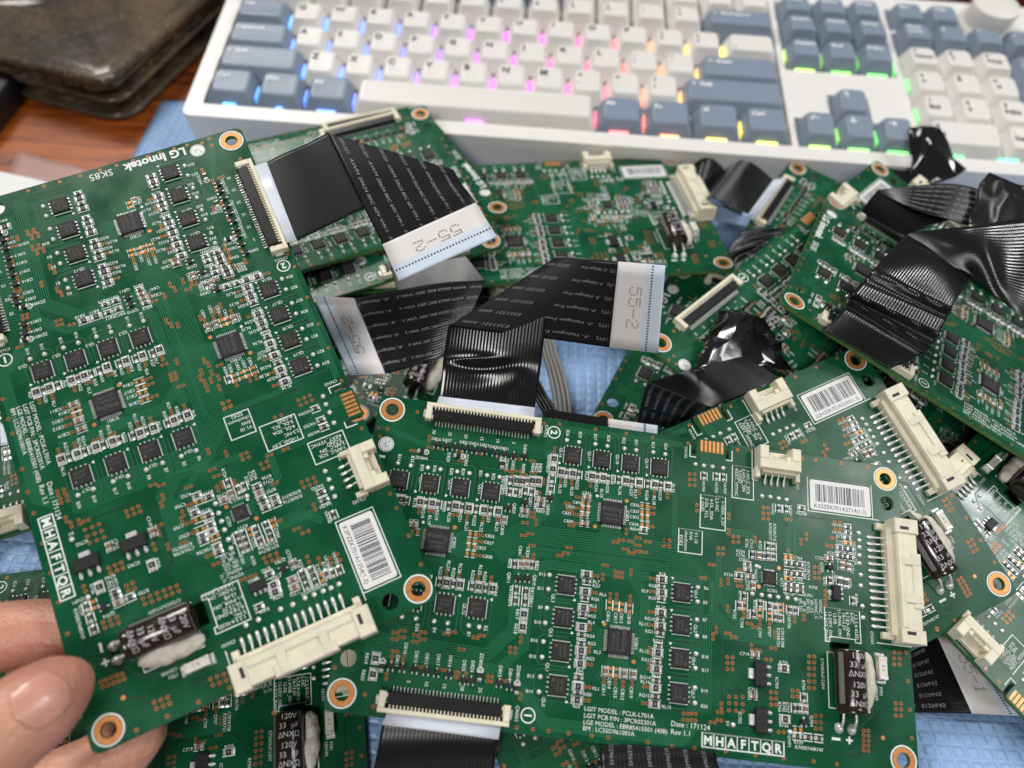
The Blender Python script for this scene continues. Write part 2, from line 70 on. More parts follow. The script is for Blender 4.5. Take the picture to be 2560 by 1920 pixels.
POSE={'C':[[0.8771,0.471,0.0938],[-0.4782,0.8382,0.2621],[-6.7,-230.5,33.7]],'D':[[0.8645,-0.4505,-0.2231],[0.4151,0.89,-0.1888],[146.2,-64.9,43.0]],'E':[[0.9844,0.1757,0.0051],[-0.1732,0.9742,-0.1448],[-72.3,-37.4,15.5]],'F':[[-0.8499,-0.5242,0.0543],[0.5267,-0.8481,0.0565],[4.3,-72.1,33.6]],'G':[[-0.891,-0.4523,-0.0384],[0.4539,-0.8883,-0.0695],[3.0,-93.3,34.2]],'H':[[-0.6684,0.7276,0.1546],[-0.7372,-0.6756,-0.0074],[244.4,-331.8,2.7]],'I':[[0.9743,0.225,0.0068],[-0.2251,0.974,0.0249],[-195.1,-252.1,4.8]],'L':[[-0.9034,-0.4275,-0.0341],[0.4288,-0.9005,-0.0726],[-41.1,-165.8,9.4]],'M':[[0.6677,0.7423,-0.0554],[-0.7226,0.6643,0.1911],[66.7,-152.0,46.8]],'N':[[-0.4948,-0.8672,-0.055],[0.8675,-0.4892,-0.0903],[217.9,-53.1,12.3]],'P':[[0.9125,-0.4089,-0.0132],[0.4087,0.9096,0.0755],[84.7,-88.0,19.8]],'Q':[[0.9714,-0.2367,-0.0194],[0.2375,0.9684,0.0767],[-143.6,-49.3,17.4]],'A':[[0.4827,-0.8361,-0.2606],[0.8725,0.4847,0.061],[-83.3,-115.3,91.1]],'B':[[0.9958,-0.022,-0.0887],[0.0444,0.9646,0.2599],[-21.0,-193.3,53.8]]}
RIB={'a':[('stiff',[(-74.6,-125.4,89.0),(-69.9,-123.1,89.5)],[(-59.7,-151.3,80.9),(-55.5,-150.1,81.2)]),('strip',[(-69.9,-123.1,89.5),(-61.3,-116.5,90.9),(-52.5,-108.2,91.6)],[(-55.5,-150.1,81.2),(-34.8,-133.8,83.9),(-11.0,-115.3,86.1)]),('strip_text',[(-52.2,-109.3,92.4),(-40.1,-129.7,86.6),(-29.0,-147.1,79.4)],[(-9.3,-116.5,86.7),(-5.1,-122.7,85.1),(-0.7,-127.4,82.5)]),('tab',[(-29.0,-147.1,79.4),(-22.5,-158.0,74.5)],[(-0.7,-127.4,82.5),(7.3,-137.7,77.5)])],'b':[('stiff',[(-7.7,-191.5,54.5),(-6.8,-188.3,55.7)],[(23.2,-192.2,51.7),(23.4,-188.2,53.2)]),('strip_dent',[(-6.8,-188.3,55.7),(-7.0,-174.6,57.0),(-6.2,-165.5,63.0)],[(23.4,-188.2,53.2),(24.3,-178.1,59.0),(24.7,-171.3,67.0),(25.8,-154.7,86.0)]),('strip_text',[(-6.1,-166.4,64.0),(19.7,-169.9,66.0),(45.5,-171.9,66.0)],[(26.9,-155.5,88.0),(35.4,-157.9,90.0),(44.8,-159.2,91.0)]),('tab',[(45.5,-171.9,66.0),(61.1,-172.0,65.0)],[(44.8,-159.2,91.0),(59.0,-159.5,91.0)])],'c':[('strip',[(-33.8,-118.2,40.0),(-5.0,-116.2,47.0)],[(-28.3,-133.9,42.0),(3.4,-128.2,47.0)]),('strip_text',[(3.5,-129.3,48.0),(-16.8,-135.3,50.0),(-41.8,-144.4,50.0)],[(-4.4,-158.0,44.0),(-10.8,-167.3,47.0),(-26.2,-176.0,49.0)]),('tab',[(-41.8,-144.4,50.0),(-56.7,-144.0,49.0)],[(-26.2,-176.0,49.0),(-38.0,-177.0,48.0)])],'d':[('strip_text',[(27.4,-175.8,33.0),(29.2,-175.6,35.0),(49.4,-177.7,35.0)],[(28.8,-188.7,32.0),(30.8,-188.0,32.0),(49.8,-189.2,32.0)]),('tab',[(49.4,-177.7,35.0),(66.3,-179.1,35.0)],[(49.8,-189.2,32.0),(65.9,-190.7,32.0)])],'e':[('strip_text',[(62.5,-167.5,18.0),(63.4,-161.2,30.0),(63.2,-163.8,39.0)],[(81.6,-167.6,18.0),(82.3,-172.8,33.0),(83.0,-176.6,44.0)]),('strip',[(63.0,-164.4,40.0),(72.2,-166.5,49.0),(83.2,-163.0,51.0),(93.9,-158.2,50.0)],[(82.7,-177.2,45.0),(89.4,-174.1,47.0),(98.6,-169.0,47.0),(107.0,-163.2,46.0)])],'f':[('stiff',[(138.0,-23.9,23.0),(129.6,-30.5,26.0)],[(118.7,-54.9,22.0),(114.1,-56.7,25.0)]),('strip',[(129.6,-30.5,26.0),(121.3,-30.7,32.0),(114.4,-31.3,36.0),(110.2,-31.8,36.0),(109.4,-25.8,28.0),(110.8,-11.2,14.0)],[(114.1,-56.7,25.0),(105.8,-56.6,29.0),(98.4,-55.4,33.0),(96.1,-53.9,32.0),(97.0,-45.4,24.0),(99.6,-31.9,12.0)]),('blue',[(98.1,-47.0,25.0),(99.7,-55.3,21.0)],[(115.9,-57.5,27.0),(113.9,-62.2,24.0)])],'g':[('strip',[(113.7,-5.4,14.0),(102.7,-9.7,20.0),(97.0,-7.2,16.0),(92.2,-1.3,8.0)],[(104.6,-23.3,10.0),(98.3,-24.3,14.0),(94.5,-21.1,12.0),(91.8,-14.0,6.0)])],'h':[('strip',[(153.6,-73.1,46.0),(154.5,-72.9,52.0),(156.6,-71.4,56.0)],[(166.7,-88.3,48.0),(173.0,-89.3,54.0),(181.2,-87.3,57.0)]),('strip_text',[(156.0,-72.3,57.0),(168.7,-74.8,62.0),(182.9,-72.9,63.0),(197.6,-72.0,60.0)],[(157.4,-73.5,56.0),(164.6,-85.4,60.0),(172.9,-91.0,61.0),(186.5,-91.5,58.0)])],'i':[('strip_wave',[(154.6,-108.4,66.0),(170.0,-109.7,72.0),(183.5,-105.8,72.0),(203.7,-99.2,70.0)],[(172.4,-129.2,66.0),(174.6,-140.0,70.0),(179.4,-148.0,70.0),(188.7,-154.5,66.0)]),('strip_step',[(155.3,-107.4,65.0),(139.5,-127.0,66.0),(129.9,-138.6,65.0),(126.7,-143.9,63.0),(119.0,-152.9,60.0)],[(173.3,-128.0,65.0),(163.7,-140.9,66.0),(158.5,-150.0,63.0),(152.5,-158.2,60.0),(141.7,-162.4,54.0)])],'j':[('stiff',[(-11.6,-276.6,31.5),(-12.8,-280.3,30.6)],[(19.3,-277.3,28.8),(18.8,-281.3,27.7)]),('strip',[(-12.8,-280.3,30.6),(-13.5,-286.1,27.0),(-14.9,-293.7,20.0)],[(18.8,-281.3,27.7),(18.4,-285.8,24.0),(17.9,-293.0,17.0)])],'k':[('strip_text',[(46.9,-279.2,24.0),(47.2,-283.9,23.0),(47.8,-289.1,20.0)],[(79.0,-279.6,24.0),(80.3,-283.2,22.0),(83.3,-287.4,19.0)])],'l':[('strip_text',[(145.3,-243.9,6.0),(150.8,-240.4,8.0),(159.1,-235.9,9.0)],[(142.5,-259.6,4.0),(152.6,-259.6,6.0),(164.8,-259.3,7.0)]),('tab',[(159.1,-235.9,9.0),(170.7,-235.5,9.0)],[(164.8,-259.3,7.0),(181.5,-258.9,7.0)])],'o':[('strip_wave',[(103.4,-87.6,44.0),(97.5,-98.3,42.0),(100.2,-100.7,38.0)],[(123.4,-83.4,44.0),(112.8,-92.1,43.0),(109.5,-95.5,40.0)])],'m':[('strip',[(188.9,-2.4,22.0),(186.7,-21.8,20.0)],[(204.4,-0.6,22.0),(201.2,-20.2,20.0)])],'n':[('tab',[(-166.3,-185.3,30.0),(-151.2,-195.5,30.0)],[(-157.7,-203.9,30.0),(-147.9,-201.8,30.0)])]}
CRUM={'on_m':[(89.2,-135.7,48.2),(106.8,-137.4,46.9),(112.6,-157.9,41.9),(76.2,-167.3,51.8)],'on_kb':[(195.1,1.5,36.0),(208.3,0.1,40.0),(216.0,-24.7,34.0),(196.7,-26.7,24.0)],'right':[(197.3,-68.8,66.0),(206.4,-80.9,70.0),(204.8,-95.9,66.0),(183.9,-94.0,60.0)]}

# ------------------------------------------------------------------ helpers
def mat(name, col, rough=0.5, metal=0.0, spec=0.5, coat=0.0, coat_rough=0.1, emit=None, estr=0.0, sss=0.0,
        var=0.0, vscale=200.0, bump=0.0, bscale=400.0, trans=0.0, alpha=1.0, col2=None, rvar=0.0):
    m = bpy.data.materials.new(name); m.use_nodes = True
    nt = m.node_tree; p = nt.nodes['Principled BSDF']
    p.inputs['Base Color'].default_value = (*col, 1)
    p.inputs['Roughness'].default_value = rough
    p.inputs['Metallic'].default_value = metal
    p.inputs['Specular IOR Level'].default_value = spec
    p.inputs['Coat Weight'].default_value = coat
    p.inputs['Coat Roughness'].default_value = coat_rough
    p.inputs['Transmission Weight'].default_value = trans
    p.inputs['Alpha'].default_value = alpha
    if sss:
        p.inputs['Subsurface Weight'].default_value = sss
        p.inputs['Subsurface Radius'].default_value = (0.006, 0.002, 0.001)
        p.inputs['Subsurface Scale'].default_value = 0.6
    if emit:
        p.inputs['Emission Color'].default_value = (*emit, 1)
        p.inputs['Emission Strength'].default_value = estr
    if var or bump or rvar:
        tc = nt.nodes.new('ShaderNodeTexCoord')
    if var or rvar:
        n = nt.nodes.new('ShaderNodeTexNoise'); n.inputs['Scale'].default_value = vscale; n.inputs['Detail'].default_value = 5
        nt.links.new(tc.outputs['Object'], n.inputs['Vector'])
    if var:
        mx = nt.nodes.new('ShaderNodeMix'); mx.data_type = 'RGBA'
        c2 = col2 or tuple(c * (1 - var) for c in col)
        c1 = col if col2 else tuple(min(1, c * (1 + var)) for c in col)
        rp = nt.nodes.new('ShaderNodeValToRGB'); rp.color_ramp.elements[0].position = 0.35; rp.color_ramp.elements[1].position = 0.68
        nt.links.new(n.outputs['Fac'], rp.inputs['Fac']); nt.links.new(rp.outputs['Color'], mx.inputs['Factor'])
        mx.inputs['A'].default_value = (*c2, 1); mx.inputs['B'].default_value = (*c1, 1)
        nt.links.new(mx.outputs['Result'], p.inputs['Base Color'])
    if rvar:
        mr = nt.nodes.new('ShaderNodeMapRange'); mr.inputs['To Min'].default_value = rough - rvar; mr.inputs['To Max'].default_value = rough + rvar
        mr.inputs['From Min'].default_value = 0.3; mr.inputs['From Max'].default_value = 0.7
        nt.links.new(n.outputs['Fac'], mr.inputs['Value']); nt.links.new(mr.outputs['Result'], p.inputs['Roughness'])
    if bump:
        b = nt.nodes.new('ShaderNodeTexNoise'); b.inputs['Scale'].default_value = bscale; b.inputs['Detail'].default_value = 4
        nt.links.new(tc.outputs['Object'], b.inputs['Vector'])
        bn = nt.nodes.new('ShaderNodeBump'); bn.inputs['Strength'].default_value = bump; bn.inputs['Distance'].default_value = 0.001
        nt.links.new(b.outputs['Fac'], bn.inputs['Height']); nt.links.new(bn.outputs['Normal'], p.inputs['Normal'])
    return m

M = {}
M['mask'] = mat('solder_mask_green', (0.0040, 0.073, 0.030), 0.28, spec=0.38, var=0.16, vscale=70, rvar=0.10)
M['edge'] = mat('fibreglass_edge', (0.075, 0.17, 0.045), 0.6, var=0.25, vscale=600)
M['trace'] = mat('trace_under_mask', (0.017, 0.135, 0.060), 0.3, spec=0.38)
M['gap'] = mat('bare_gap_under_mask', (0.003, 0.040, 0.017), 0.36)
M['silk'] = mat('white_ink', (0.74, 0.77, 0.75), 0.6)
M['copper'] = mat('bare_copper', (0.72, 0.30, 0.095), 0.36, metal=0.5, var=0.15, vscale=900)
M['via'] = mat('via_copper', (0.48, 0.165, 0.05), 0.4, metal=0.4)
M['dark'] = mat('drill_dark', (0.010, 0.030, 0.016), 0.6)
M['solder'] = mat('solder', (0.74, 0.74, 0.71), 0.30, metal=0.45, bump=0.2, bscale=1500)
M['chip'] = mat('chip_epoxy', (0.016, 0.016, 0.018), 0.55, spec=0.35, var=0.25, vscale=700, bump=0.08, bscale=4000)
M['chipink'] = mat('laser_mark', (0.085, 0.075, 0.062), 0.7)
M['res'] = mat('resistor_body', (0.022, 0.022, 0.026), 0.35)
M['resink'] = mat('resistor_print', (0.16, 0.16, 0.16), 0.6)
M['sleeveink'] = mat('sleeve_print', (0.5, 0.5, 0.5), 0.6)
M['mlcc'] = mat('ceramic_body', (0.21, 0.125, 0.075), 0.5)
M['cream'] = mat('cream_nylon', (0.72, 0.665, 0.51), 0.5, var=0.08, vscale=130, bump=0.05, bscale=700, sss=0.05)
M['latch'] = mat('black_latch', (0.009, 0.009, 0.010), 0.33, var=0.3, vscale=500, bump=0.05, bscale=2500)
M['sleeve'] = mat('capacitor_sleeve', (0.020, 0.011, 0.011), 0.22, coat=0.4, bump=0.12, bscale=260)
M['glue'] = mat('white_glue', (0.62, 0.58, 0.48), 0.75, var=0.12, vscale=350, bump=0.6, bscale=500)
M['sticker'] = mat('sticker_paper', (0.72, 0.71, 0.71), 0.5)
M['band'] = mat('band_grey', (0.16, 0.16, 0.17), 0.3)
M['ink'] = mat('black_ink', (0.018, 0.018, 0.02), 0.6)
M['fuse'] = mat('fuse_ceramic', (0.66, 0.63, 0.55), 0.5)
M['tabink'] = mat('tab_ink', (0.17, 0.17, 0.19), 0.6)
M['tabw'] = mat('ribbon_tab_white', (0.72, 0.69, 0.68), 0.42)
M['tabb'] = mat('ribbon_tab_blue', (0.60, 0.68, 0.78), 0.38)
M['stiff'] = mat('ribbon_stiffener', (0.62, 0.66, 0.74), 0.4)
M['bluefilm'] = mat('blue_stiffener', (0.20, 0.28, 0.42), 0.35)
M['rprint'] = mat('ribbon_print', (0.24, 0.24, 0.25), 0.5)
M['kwhite'] = mat('white_plastic', (0.71, 0.685, 0.65), 0.42, bump=0.02, bscale=3000)
M['kblue'] = mat('blue_grey_plastic', (0.205, 0.255, 0.325), 0.45, bump=0.02, bscale=3000)
M['kcase'] = mat('case_plastic', (0.74, 0.72, 0.69), 0.38)
M['plate'] = mat('switch_plate', (0.55, 0.54, 0.52), 0.5)
M['kink'] = mat('key_legend_dark', (0.05, 0.055, 0.065), 0.6)
M['klight'] = mat('key_legend_light', (0.82, 0.84, 0.86), 0.6)
M['skin'] = mat('skin', (0.60, 0.31, 0.205), 0.40, sss=0.18, var=1, col2=(0.52, 0.215, 0.155), vscale=60, bump=0.55, bscale=650)
M['nail'] = mat('nail', (0.62, 0.29, 0.215), 0.34, sss=0.15, coat=0.15, var=0.12, vscale=120)
M['wiregrey'] = mat('grey_insulation', (0.21, 0.205, 0.185), 0.45)
M['wireblack'] = mat('black_insulation', (0.012, 0.012, 0.013), 0.35)
M['paper'] = mat('white_paper', (0.74, 0.74, 0.73), 0.6, var=0.04, vscale=30)
M['blackbox'] = mat('black_case', (0.008, 0.008, 0.009), 0.4)
M['red'] = mat('dark_red_cloth', (0.10, 0.006, 0.008), 0.6)
M['tape'] = mat('clear_tape', (0.62, 0.40, 0.36), 0.3, alpha=0.42)

def ribbed(name, col, rough, strength, spec=0.4, coat=0.0, periods=30):
    m = mat(name, col, rough, spec=spec, coat=coat, coat_rough=0.12)
    nt = m.node_tree; p = nt.nodes['Principled BSDF']
    uv = nt.nodes.new('ShaderNodeUVMap'); sp = nt.nodes.new('ShaderNodeSeparateXYZ')
    nt.links.new(uv.outputs['UV'], sp.inputs[0])
    mu = nt.nodes.new('ShaderNodeMath'); mu.operation = 'MULTIPLY'; mu.inputs[1].default_value = periods * 2 * math.pi
    si = nt.nodes.new('ShaderNodeMath'); si.operation = 'SINE'
    nt.links.new(sp.outputs['X'], mu.inputs[0]); nt.links.new(mu.outputs[0], si.inputs[0])
    no = nt.nodes.new('ShaderNodeTexNoise'); no.inputs['Scale'].default_value = 60
    tc = nt.nodes.new('ShaderNodeTexCoord'); nt.links.new(tc.outputs['Object'], no.inputs['Vector'])
    ad = nt.nodes.new('ShaderNodeMath'); ad.operation = 'MULTIPLY_ADD'; ad.inputs[1].default_value = 6.0
    nt.links.new(no.outputs['Fac'], ad.inputs[0]); nt.links.new(si.outputs[0], ad.inputs[2])
    b = nt.nodes.new('ShaderNodeBump'); b.inputs['Strength'].default_value = strength; b.inputs['Distance'].default_value = 0.00012
    nt.links.new(ad.outputs[0], b.inputs['Height'])
    nt.links.new(b.outputs['Normal'], p.inputs['Normal']); nt.links.new(b.outputs['Normal'], p.inputs['Coat Normal'])
    return m
M['ribbon'] = ribbed('ribbon_black', (0.006, 0.006, 0.007), 0.34, 0.07, 0.4)
M['ribbon_shiny'] = ribbed('ribbon_black_ribbed', (0.008, 0.008, 0.009), 0.20, 1.0, 0.6, 0.0)
M['ribbon_shiny'].node_tree.nodes['Bump'].inputs['Distance'].default_value = 0.000055
M['ribbon_flat'] = ribbed('ribbon_black_plain', (0.006, 0.006, 0.007), 0.36, 0.015, 0.35)
M['ribbon_mid'] = ribbed('ribbon_black_mid', (0.006, 0.006, 0.007), 0.22, 0.45, 0.5)
M['ribbon_mid'].node_tree.nodes['Bump'].inputs['Distance'].default_value = 0.00005
M['foil'] = mat('black_tape_glossy', (0.010, 0.010, 0.011), 0.17, coat=0.5, coat_rough=0.06, bump=0.35, bscale=90)

class MB:
    """collects boxes, lofts and polygons in millimetres; build() makes one mesh"""
    def __init__(s): s.v = []; s.f = []; s.m = []; s.uv = {}
    def add(s, vs, fs, mi=0):
        b = len(s.v); s.v += [tuple(q) for q in vs]
        for f in fs: s.f.append([b + i for i in f]); s.m.append(mi)
    def box(s, x0, x1, y0, y1, z0, z1, mi=0, t=0.0):
        s.add([(x0,y0,z0),(x1,y0,z0),(x1,y1,z0),(x0,y1,z0),(x0+t,y0+t,z1),(x1-t,y0+t,z1),(x1-t,y1-t,z1),(x0+t,y1-t,z1)],
              [(3,2,1,0),(4,5,6,7),(0,1,5,4),(1,2,6,5),(2,3,7,6),(3,0,4,7)], mi)
    def cbox(s, x0, x1, y0, y1, z0, z1, mi=0, c=0.25):
        # box with chamfered top edges
        s.add([(x0,y0,z0),(x1,y0,z0),(x1,y1,z0),(x0,y1,z0),(x0,y0,z1-c),(x1,y0,z1-c),(x1,y1,z1-c),(x0,y1,z1-c),
               (x0+c,y0+c,z1),(x1-c,y0+c,z1),(x1-c,y1-c,z1),(x0+c,y1-c,z1)],
              [(3,2,1,0),(0,1,5,4),(1,2,6,5),(2,3,7,6),(3,0,4,7),(4,5,9,8),(5,6,10,9),(6,7,11,10),(7,4,8,11),(8,9,10,11)], mi)
    def rings(s, rings, mi=0, cap0=True, cap1=True):
        n = len(rings[0]); b = len(s.v)
        for r in rings: s.v += [tuple(q) for q in r]
        for k in range(len(rings) - 1):
            for i in range(n):
                j = (i + 1) % n
                s.f.append([b+k*n+i, b+k*n+j, b+(k+1)*n+j, b+(k+1)*n+i]); s.m.append(mi)
        if cap0: s.f.append([b + i for i in reversed(range(n))]); s.m.append(mi)
        if cap1: s.f.append([b + (len(rings)-1)*n + i for i in range(n)]); s.m.append(mi)
    def ann(s, x, y, r0, r1, z, mi=0, n=24):
        vs = []
        for k in range(n):
            a = 2*math.pi*k/n; vs += [(x+r0*math.cos(a), y+r0*math.sin(a), z), (x+r1*math.cos(a), y+r1*math.sin(a), z)]
        s.add(vs, [(2*k, 2*k+1, (2*k+3) % (2*n), (2*k+2) % (2*n)) for k in range(n)], mi)
    def disc(s, x, y, r, z, mi=0, n=12):
        s.add([(x+r*math.cos(2*math.pi*k/n), y+r*math.sin(2*math.pi*k/n), z) for k in range(n)], [tuple(range(n))], mi)
    def strip(s, pts, w, z, mi=0):
        # flat line of width w along a polyline
        vs = []; n = len(pts)
        for i, (x, y) in enumerate(pts):
            a = Vector(pts[max(i-1,0)]); b = Vector(pts[min(i+1,n-1)]); p = Vector((x,y))
            if i == 0: d = (b-p).normalized(); k = 1
            elif i == n-1: d = (p-a).normalized(); k = 1
            else:
                d1 = (p-a).normalized(); d2 = (b-p).normalized(); d = (d1+d2)
                d = d.normalized() if d.length > 1e-6 else d1
                k = min(2.0, 1/max(0.3, d.dot(d1)))
            nx, ny = -d.y*w/2*k, d.x*w/2*k
            vs += [(x+nx, y+ny, z), (x-nx, y-ny, z)]
        s.add(vs, [(2*i+1, 2*i+3, 2*i+2, 2*i) for i in range(n-1)], mi)
    def mesh(s, name, mats, smooth=None):
        me = bpy.data.meshes.new(name)
        me.from_pydata([(a*S, b*S, c*S) for a, b, c in s.v], [], s.f)
        for k in mats: me.materials.append(M[k])
        me.polygons.foreach_set('material_index', s.m)
        if smooth is not None:
            me.polygons.foreach_set('use_smooth', [True]*len(me.polygons))
            me.update(); me.set_sharp_from_angle(angle=R(smooth))
        me.update()
        return me

def obj(name, me, parent=None, loc=None, rz=0.0, kind=None):
    o = bpy.data.objects.new(name, me)
    COL.objects.link(o)
    if parent is not None: o.parent = parent
    if loc is not None: o.location = (loc[0]*S, loc[1]*S, loc[2]*S)
    if rz: o.rotation_euler = (0, 0, R(rz))
    if kind: o['kind'] = kind
    return o
def empty(name, label, cat, group=None):
    o = bpy.data.objects.new(name, None); COL.objects.link(o)
    o.empty_display_size = 0.01
    return tag(o, label, cat, group)
def tag(o, label, cat, group=None):
    o['label'] = label; o['category'] = cat
    if group: o['group'] = group
    return o
def eval_mesh(o, name):
    dg = bpy.context.evaluated_depsgraph_get(); dg.update()
    me = bpy.data.meshes.new_from_object(o.evaluated_get(dg)); me.name = name
    return me

# ------------------------------------------------------------------ letters
GL = {}
def glyphs(chars, key, off):
    cu = bpy.data.curves.new('font', 'FONT'); cu.resolution_u = 2; cu.offset = off; cu.fill_mode = 'FRONT'
    o = bpy.data.objects.new('font', cu); COL.objects.link(o)
    def ext(t):
        cu.body = t; me = eval_mesh(o, 'g'); xs = [v.co.x for v in me.vertices]
        r = (min(xs), max(xs)); bpy.data.meshes.remove(me); return r
    w0 = ext('HH'); w0 = w0[1] - w0[0]
    for c in chars:
        if c == ' ': GL[(key, c)] = ([], [], 0.28); continue
        w = ext('H' + c + 'H'); adv = w[1] - w[0] - w0
        cu.body = c; me = eval_mesh(o, 'g')
        GL[(key, c)] = ([tuple(v.co) for v in me.vertices], [tuple(p.vertices) for p in me.polygons], adv)
        bpy.data.meshes.remove(me)
    bpy.data.objects.remove(o); bpy.data.curves.remove(cu)
CH = ''.join(chr(c) for c in range(33, 127)) + ' ' + '\u03a9\u0394\u2190\u2191\u2192\u2193\u00b5'
glyphs(CH, 'r', 0.0)
glyphs(CH, 'k', 0.03)
glyphs('LGInotekSK85MHAFTQR12+-', 'b', 0.035)
def text2d(t, size, key='r', align='c'):
    """vertices and faces of a line of text, capital height = size, baseline centred on 0"""
    k = size / 0.70; x = 0; vs = []; fs = []
    for c in t:
        g = GL.get((key, c)) or GL[('r', c)]
        b = len(vs)
        vs += [((q[0] + x) * k, q[1] * k - size / 2) for q in g[0]]
        fs += [tuple(b + i for i in f) for f in g[1]]
        x += g[2]
    w = x * k; o = {'c': w / 2, 'l': 0, 'r': w}[align]
    return [(a - o, b) for a, b in vs], fs
def put_text(mb, t, x, y, z, rot, size, mi=0, key='r', align='c'):
    vs, fs = text2d(t, size, key, align); c, s_ = math.cos(R(rot)), math.sin(R(rot))
    mb.add([(x + a*c - b*s_, y + a*s_ + b*c, z) for a, b in vs], fs, mi)

# ------------------------------------------------------------------ the circuit board, one set of meshes shared by every board
T0 = 0.0                                    # top face of the board, local z (mm)
LIB = {}
def curve_plate(name, outer, holes, z0, z1, res=1):
    cu = bpy.data.curves.new(name, 'CURVE'); cu.dimensions = '2D'; cu.fill_mode = 'BOTH'; cu.extrude = (z1 - z0) / 2 * S
    for pts in [outer] + holes:
        sp = cu.splines.new('POLY'); sp.points.add(len(pts) - 1); sp.use_cyclic_u = True
        for p_, q in zip(sp.points, pts): p_.co = (q[0]*S, q[1]*S, 0, 1)
    o = bpy.data.objects.new(name, cu); COL.objects.link(o)
    me = eval_mesh(o, name)
    me.transform(Matrix.Translation((0, 0, (z0 + z1) / 2 * S)))
    bpy.data.objects.remove(o); bpy.data.curves.remove(cu)
    return me
def circ(x, y, r, n=28): return [(x + r*math.cos(2*math.pi*k/n), y + r*math.sin(2*math.pi*k/n)) for k in range(n)]
def rrect(x0, x1, y0, y1, r, n=5):
    out = []
    for cx, cy, a0 in ((x1-r, y0+r, -90), (x1-r, y1-r, 0), (x0+r, y1-r, 90), (x0+r, y0+r, 180)):
        for k in range(n + 1):
            a = R(a0 + 90*k/n); out.append((cx + r*math.cos(a), cy + r*math.sin(a)))
    return out
# outline (y is minus plan y); notches beside the gold contact fingers
OX0, OX1, OY0, OY1 = -4.4, 164.4, -87.9, 4.4
outl = rrect(OX0, OX1, OY0, OY1, 2.2)
i0 = 12                                     # insert the two notches into the top edge (runs right to left)
top = [(108.3, 4.4), (108.3, -0.6), (106.9, -0.6), (106.9, 4.0), (106.3, 4.9), (98.0, 4.9), (97.3, 4.0), (97.3, -0.6), (95.9, -0.6), (95.9, 4.4)]
outl = outl[:i0] + top + outl[i0:]
holes = [circ(x, y, 2.0) for x in (0, 160) for y in (0, -83)] + [circ(0, -73.8, 2.3), circ(160, -8.1, 2.3), [(139.2, -52.9), (145.6, -52.9), (145.6, -57.2), (139.2, -57.2)]]
me = curve_plate('circuit_panel', outl, holes, -1.6, 0.0)
me.materials.append(M['mask']); me.materials.append(M['edge'])
me.polygons.foreach_set('material_index', [0 if abs(p.normal.z) > 0.5 else 1 for p in me.polygons])
me.polygons.foreach_set('use_smooth', [False]*len(me.polygons))
LIB['panel'] = me

def off_line(pts, d):
    out = []; n = len(pts)
    for i in range(n):
        p = Vector(pts[i])
        if i == 0: t = (Vector(pts[1]) - p).normalized(); k = 1
        elif i == n-1: t = (p - Vector(pts[-2])).normalized(); k = 1
        else:
            t1 = (p - Vector(pts[i-1])).normalized(); t2 = (Vector(pts[i+1]) - p).normalized(); t = (t1+t2).normalized(); k = 1/max(.3, t.dot(t1))
        out.append((p.x - t.y*d*k, p.y + t.x*d*k))
    return out
# copper traces under the mask: bundles of parallel lines
tr = MB(); gp = MB()
def bundle(pts, n, pitch, w=0.26):
    pts = [(x, -y) for x, y in pts]
    for k in range(n): tr.strip(off_line(pts, (k - (n-1)/2) * pitch), w, 0.012)
bundle([(37, 40), (44, 33.5), (92, 33.5), (100, 41), (100, 77)], 10, 0.72)
bundle([(-1, 67.5), (38, 68.5), (45, 61), (45, 42), (50, 37.5), (88, 37.5), (92, 41), (92, 42)], 6, 0.62)
bundle([(4, 71.0), (42, 72.0), (48.5, 65), (48.5, 45), (53, 41), (84, 41)], 5, 0.55)
bundle([(48, 76), (52, 80), (56, 84.6), (95, 84.6), (99, 80)], 7, 0.5)
bundle([(107, 24), (115, 24), (119.5, 29)], 4, 0.55)
bundle([(132, 17), (127.5, 21), (127.5, 31)], 4, 0.6)
bundle([(126, 16), (129, 20), (129, 30)], 3, 0.5)
bundle([(128, 47), (122, 54), (108, 54), (103, 49), (103, 40)], 7, 0.62)
bundle([(105, 30), (105, 44), (112, 52)], 3, 0.6)
bundle([(100, -0.5), (100.5, 5), (105, 12), (107.5, 13), (107.5, 22)], 4, 0.8)
bundle([(-3.2, 6), (6, 8), (10, 9.5), (14, 9.5)], 3, 0.6)
bundle([(50, 6), (52, 9), (52, 24), (46, 31)], 7, 0.5)
bundle([(46, 2), (54, -1.7), (93, -1.9)], 4, 0.5)
bundle([(66, 36), (66, 46), (69, 50), (69, 55)], 4, 0.7)
bundle([(78, 41), (83, 47), (83, 76)], 5, 0.6)
bundle([(71, 69), (76, 75), (76, 78)], 5, 0.9)
bundle([(88, 13), (91, 15), (91, 32)], 3, 0.6)
bundle([(130, 36), (134, 40), (134, 46)], 4, 0.6)
bundle([(3, 63), (3, 66)], 4, 0.8)
for k in range(30):
    x = 14 + k
    tr.strip([(x, -4.0), (x, -5.4), (x - 1.6, -7.0), (x - 1.6, -8.2)], 0.2, 0.012)
    tr.strip([(x, -79.4), (x, -77.6), (x + 1.4, -76.2), (x + 1.4, -74.6)], 0.2, 0.012)
for cx, cy in ((19.7, 38.5), (71.3, 23.4), (75.8, 60.6)):
    for k in range(12):
        q = -2.75 + 0.5*k; e = 1.35*q
        for a in range(4):
            ca, sa = (1, 0, -1, 0)[a], (0, 1, 0, -1)[a]
            pp = [(4.6, q), (5.6, q), (6.8, e), (8.2 + (k % 3)*0.5, e)]
            tr.strip([(cx + u*ca - w_*sa, -cy + u*sa + w_*ca) for u, w_ in pp], 0.2, 0.012)
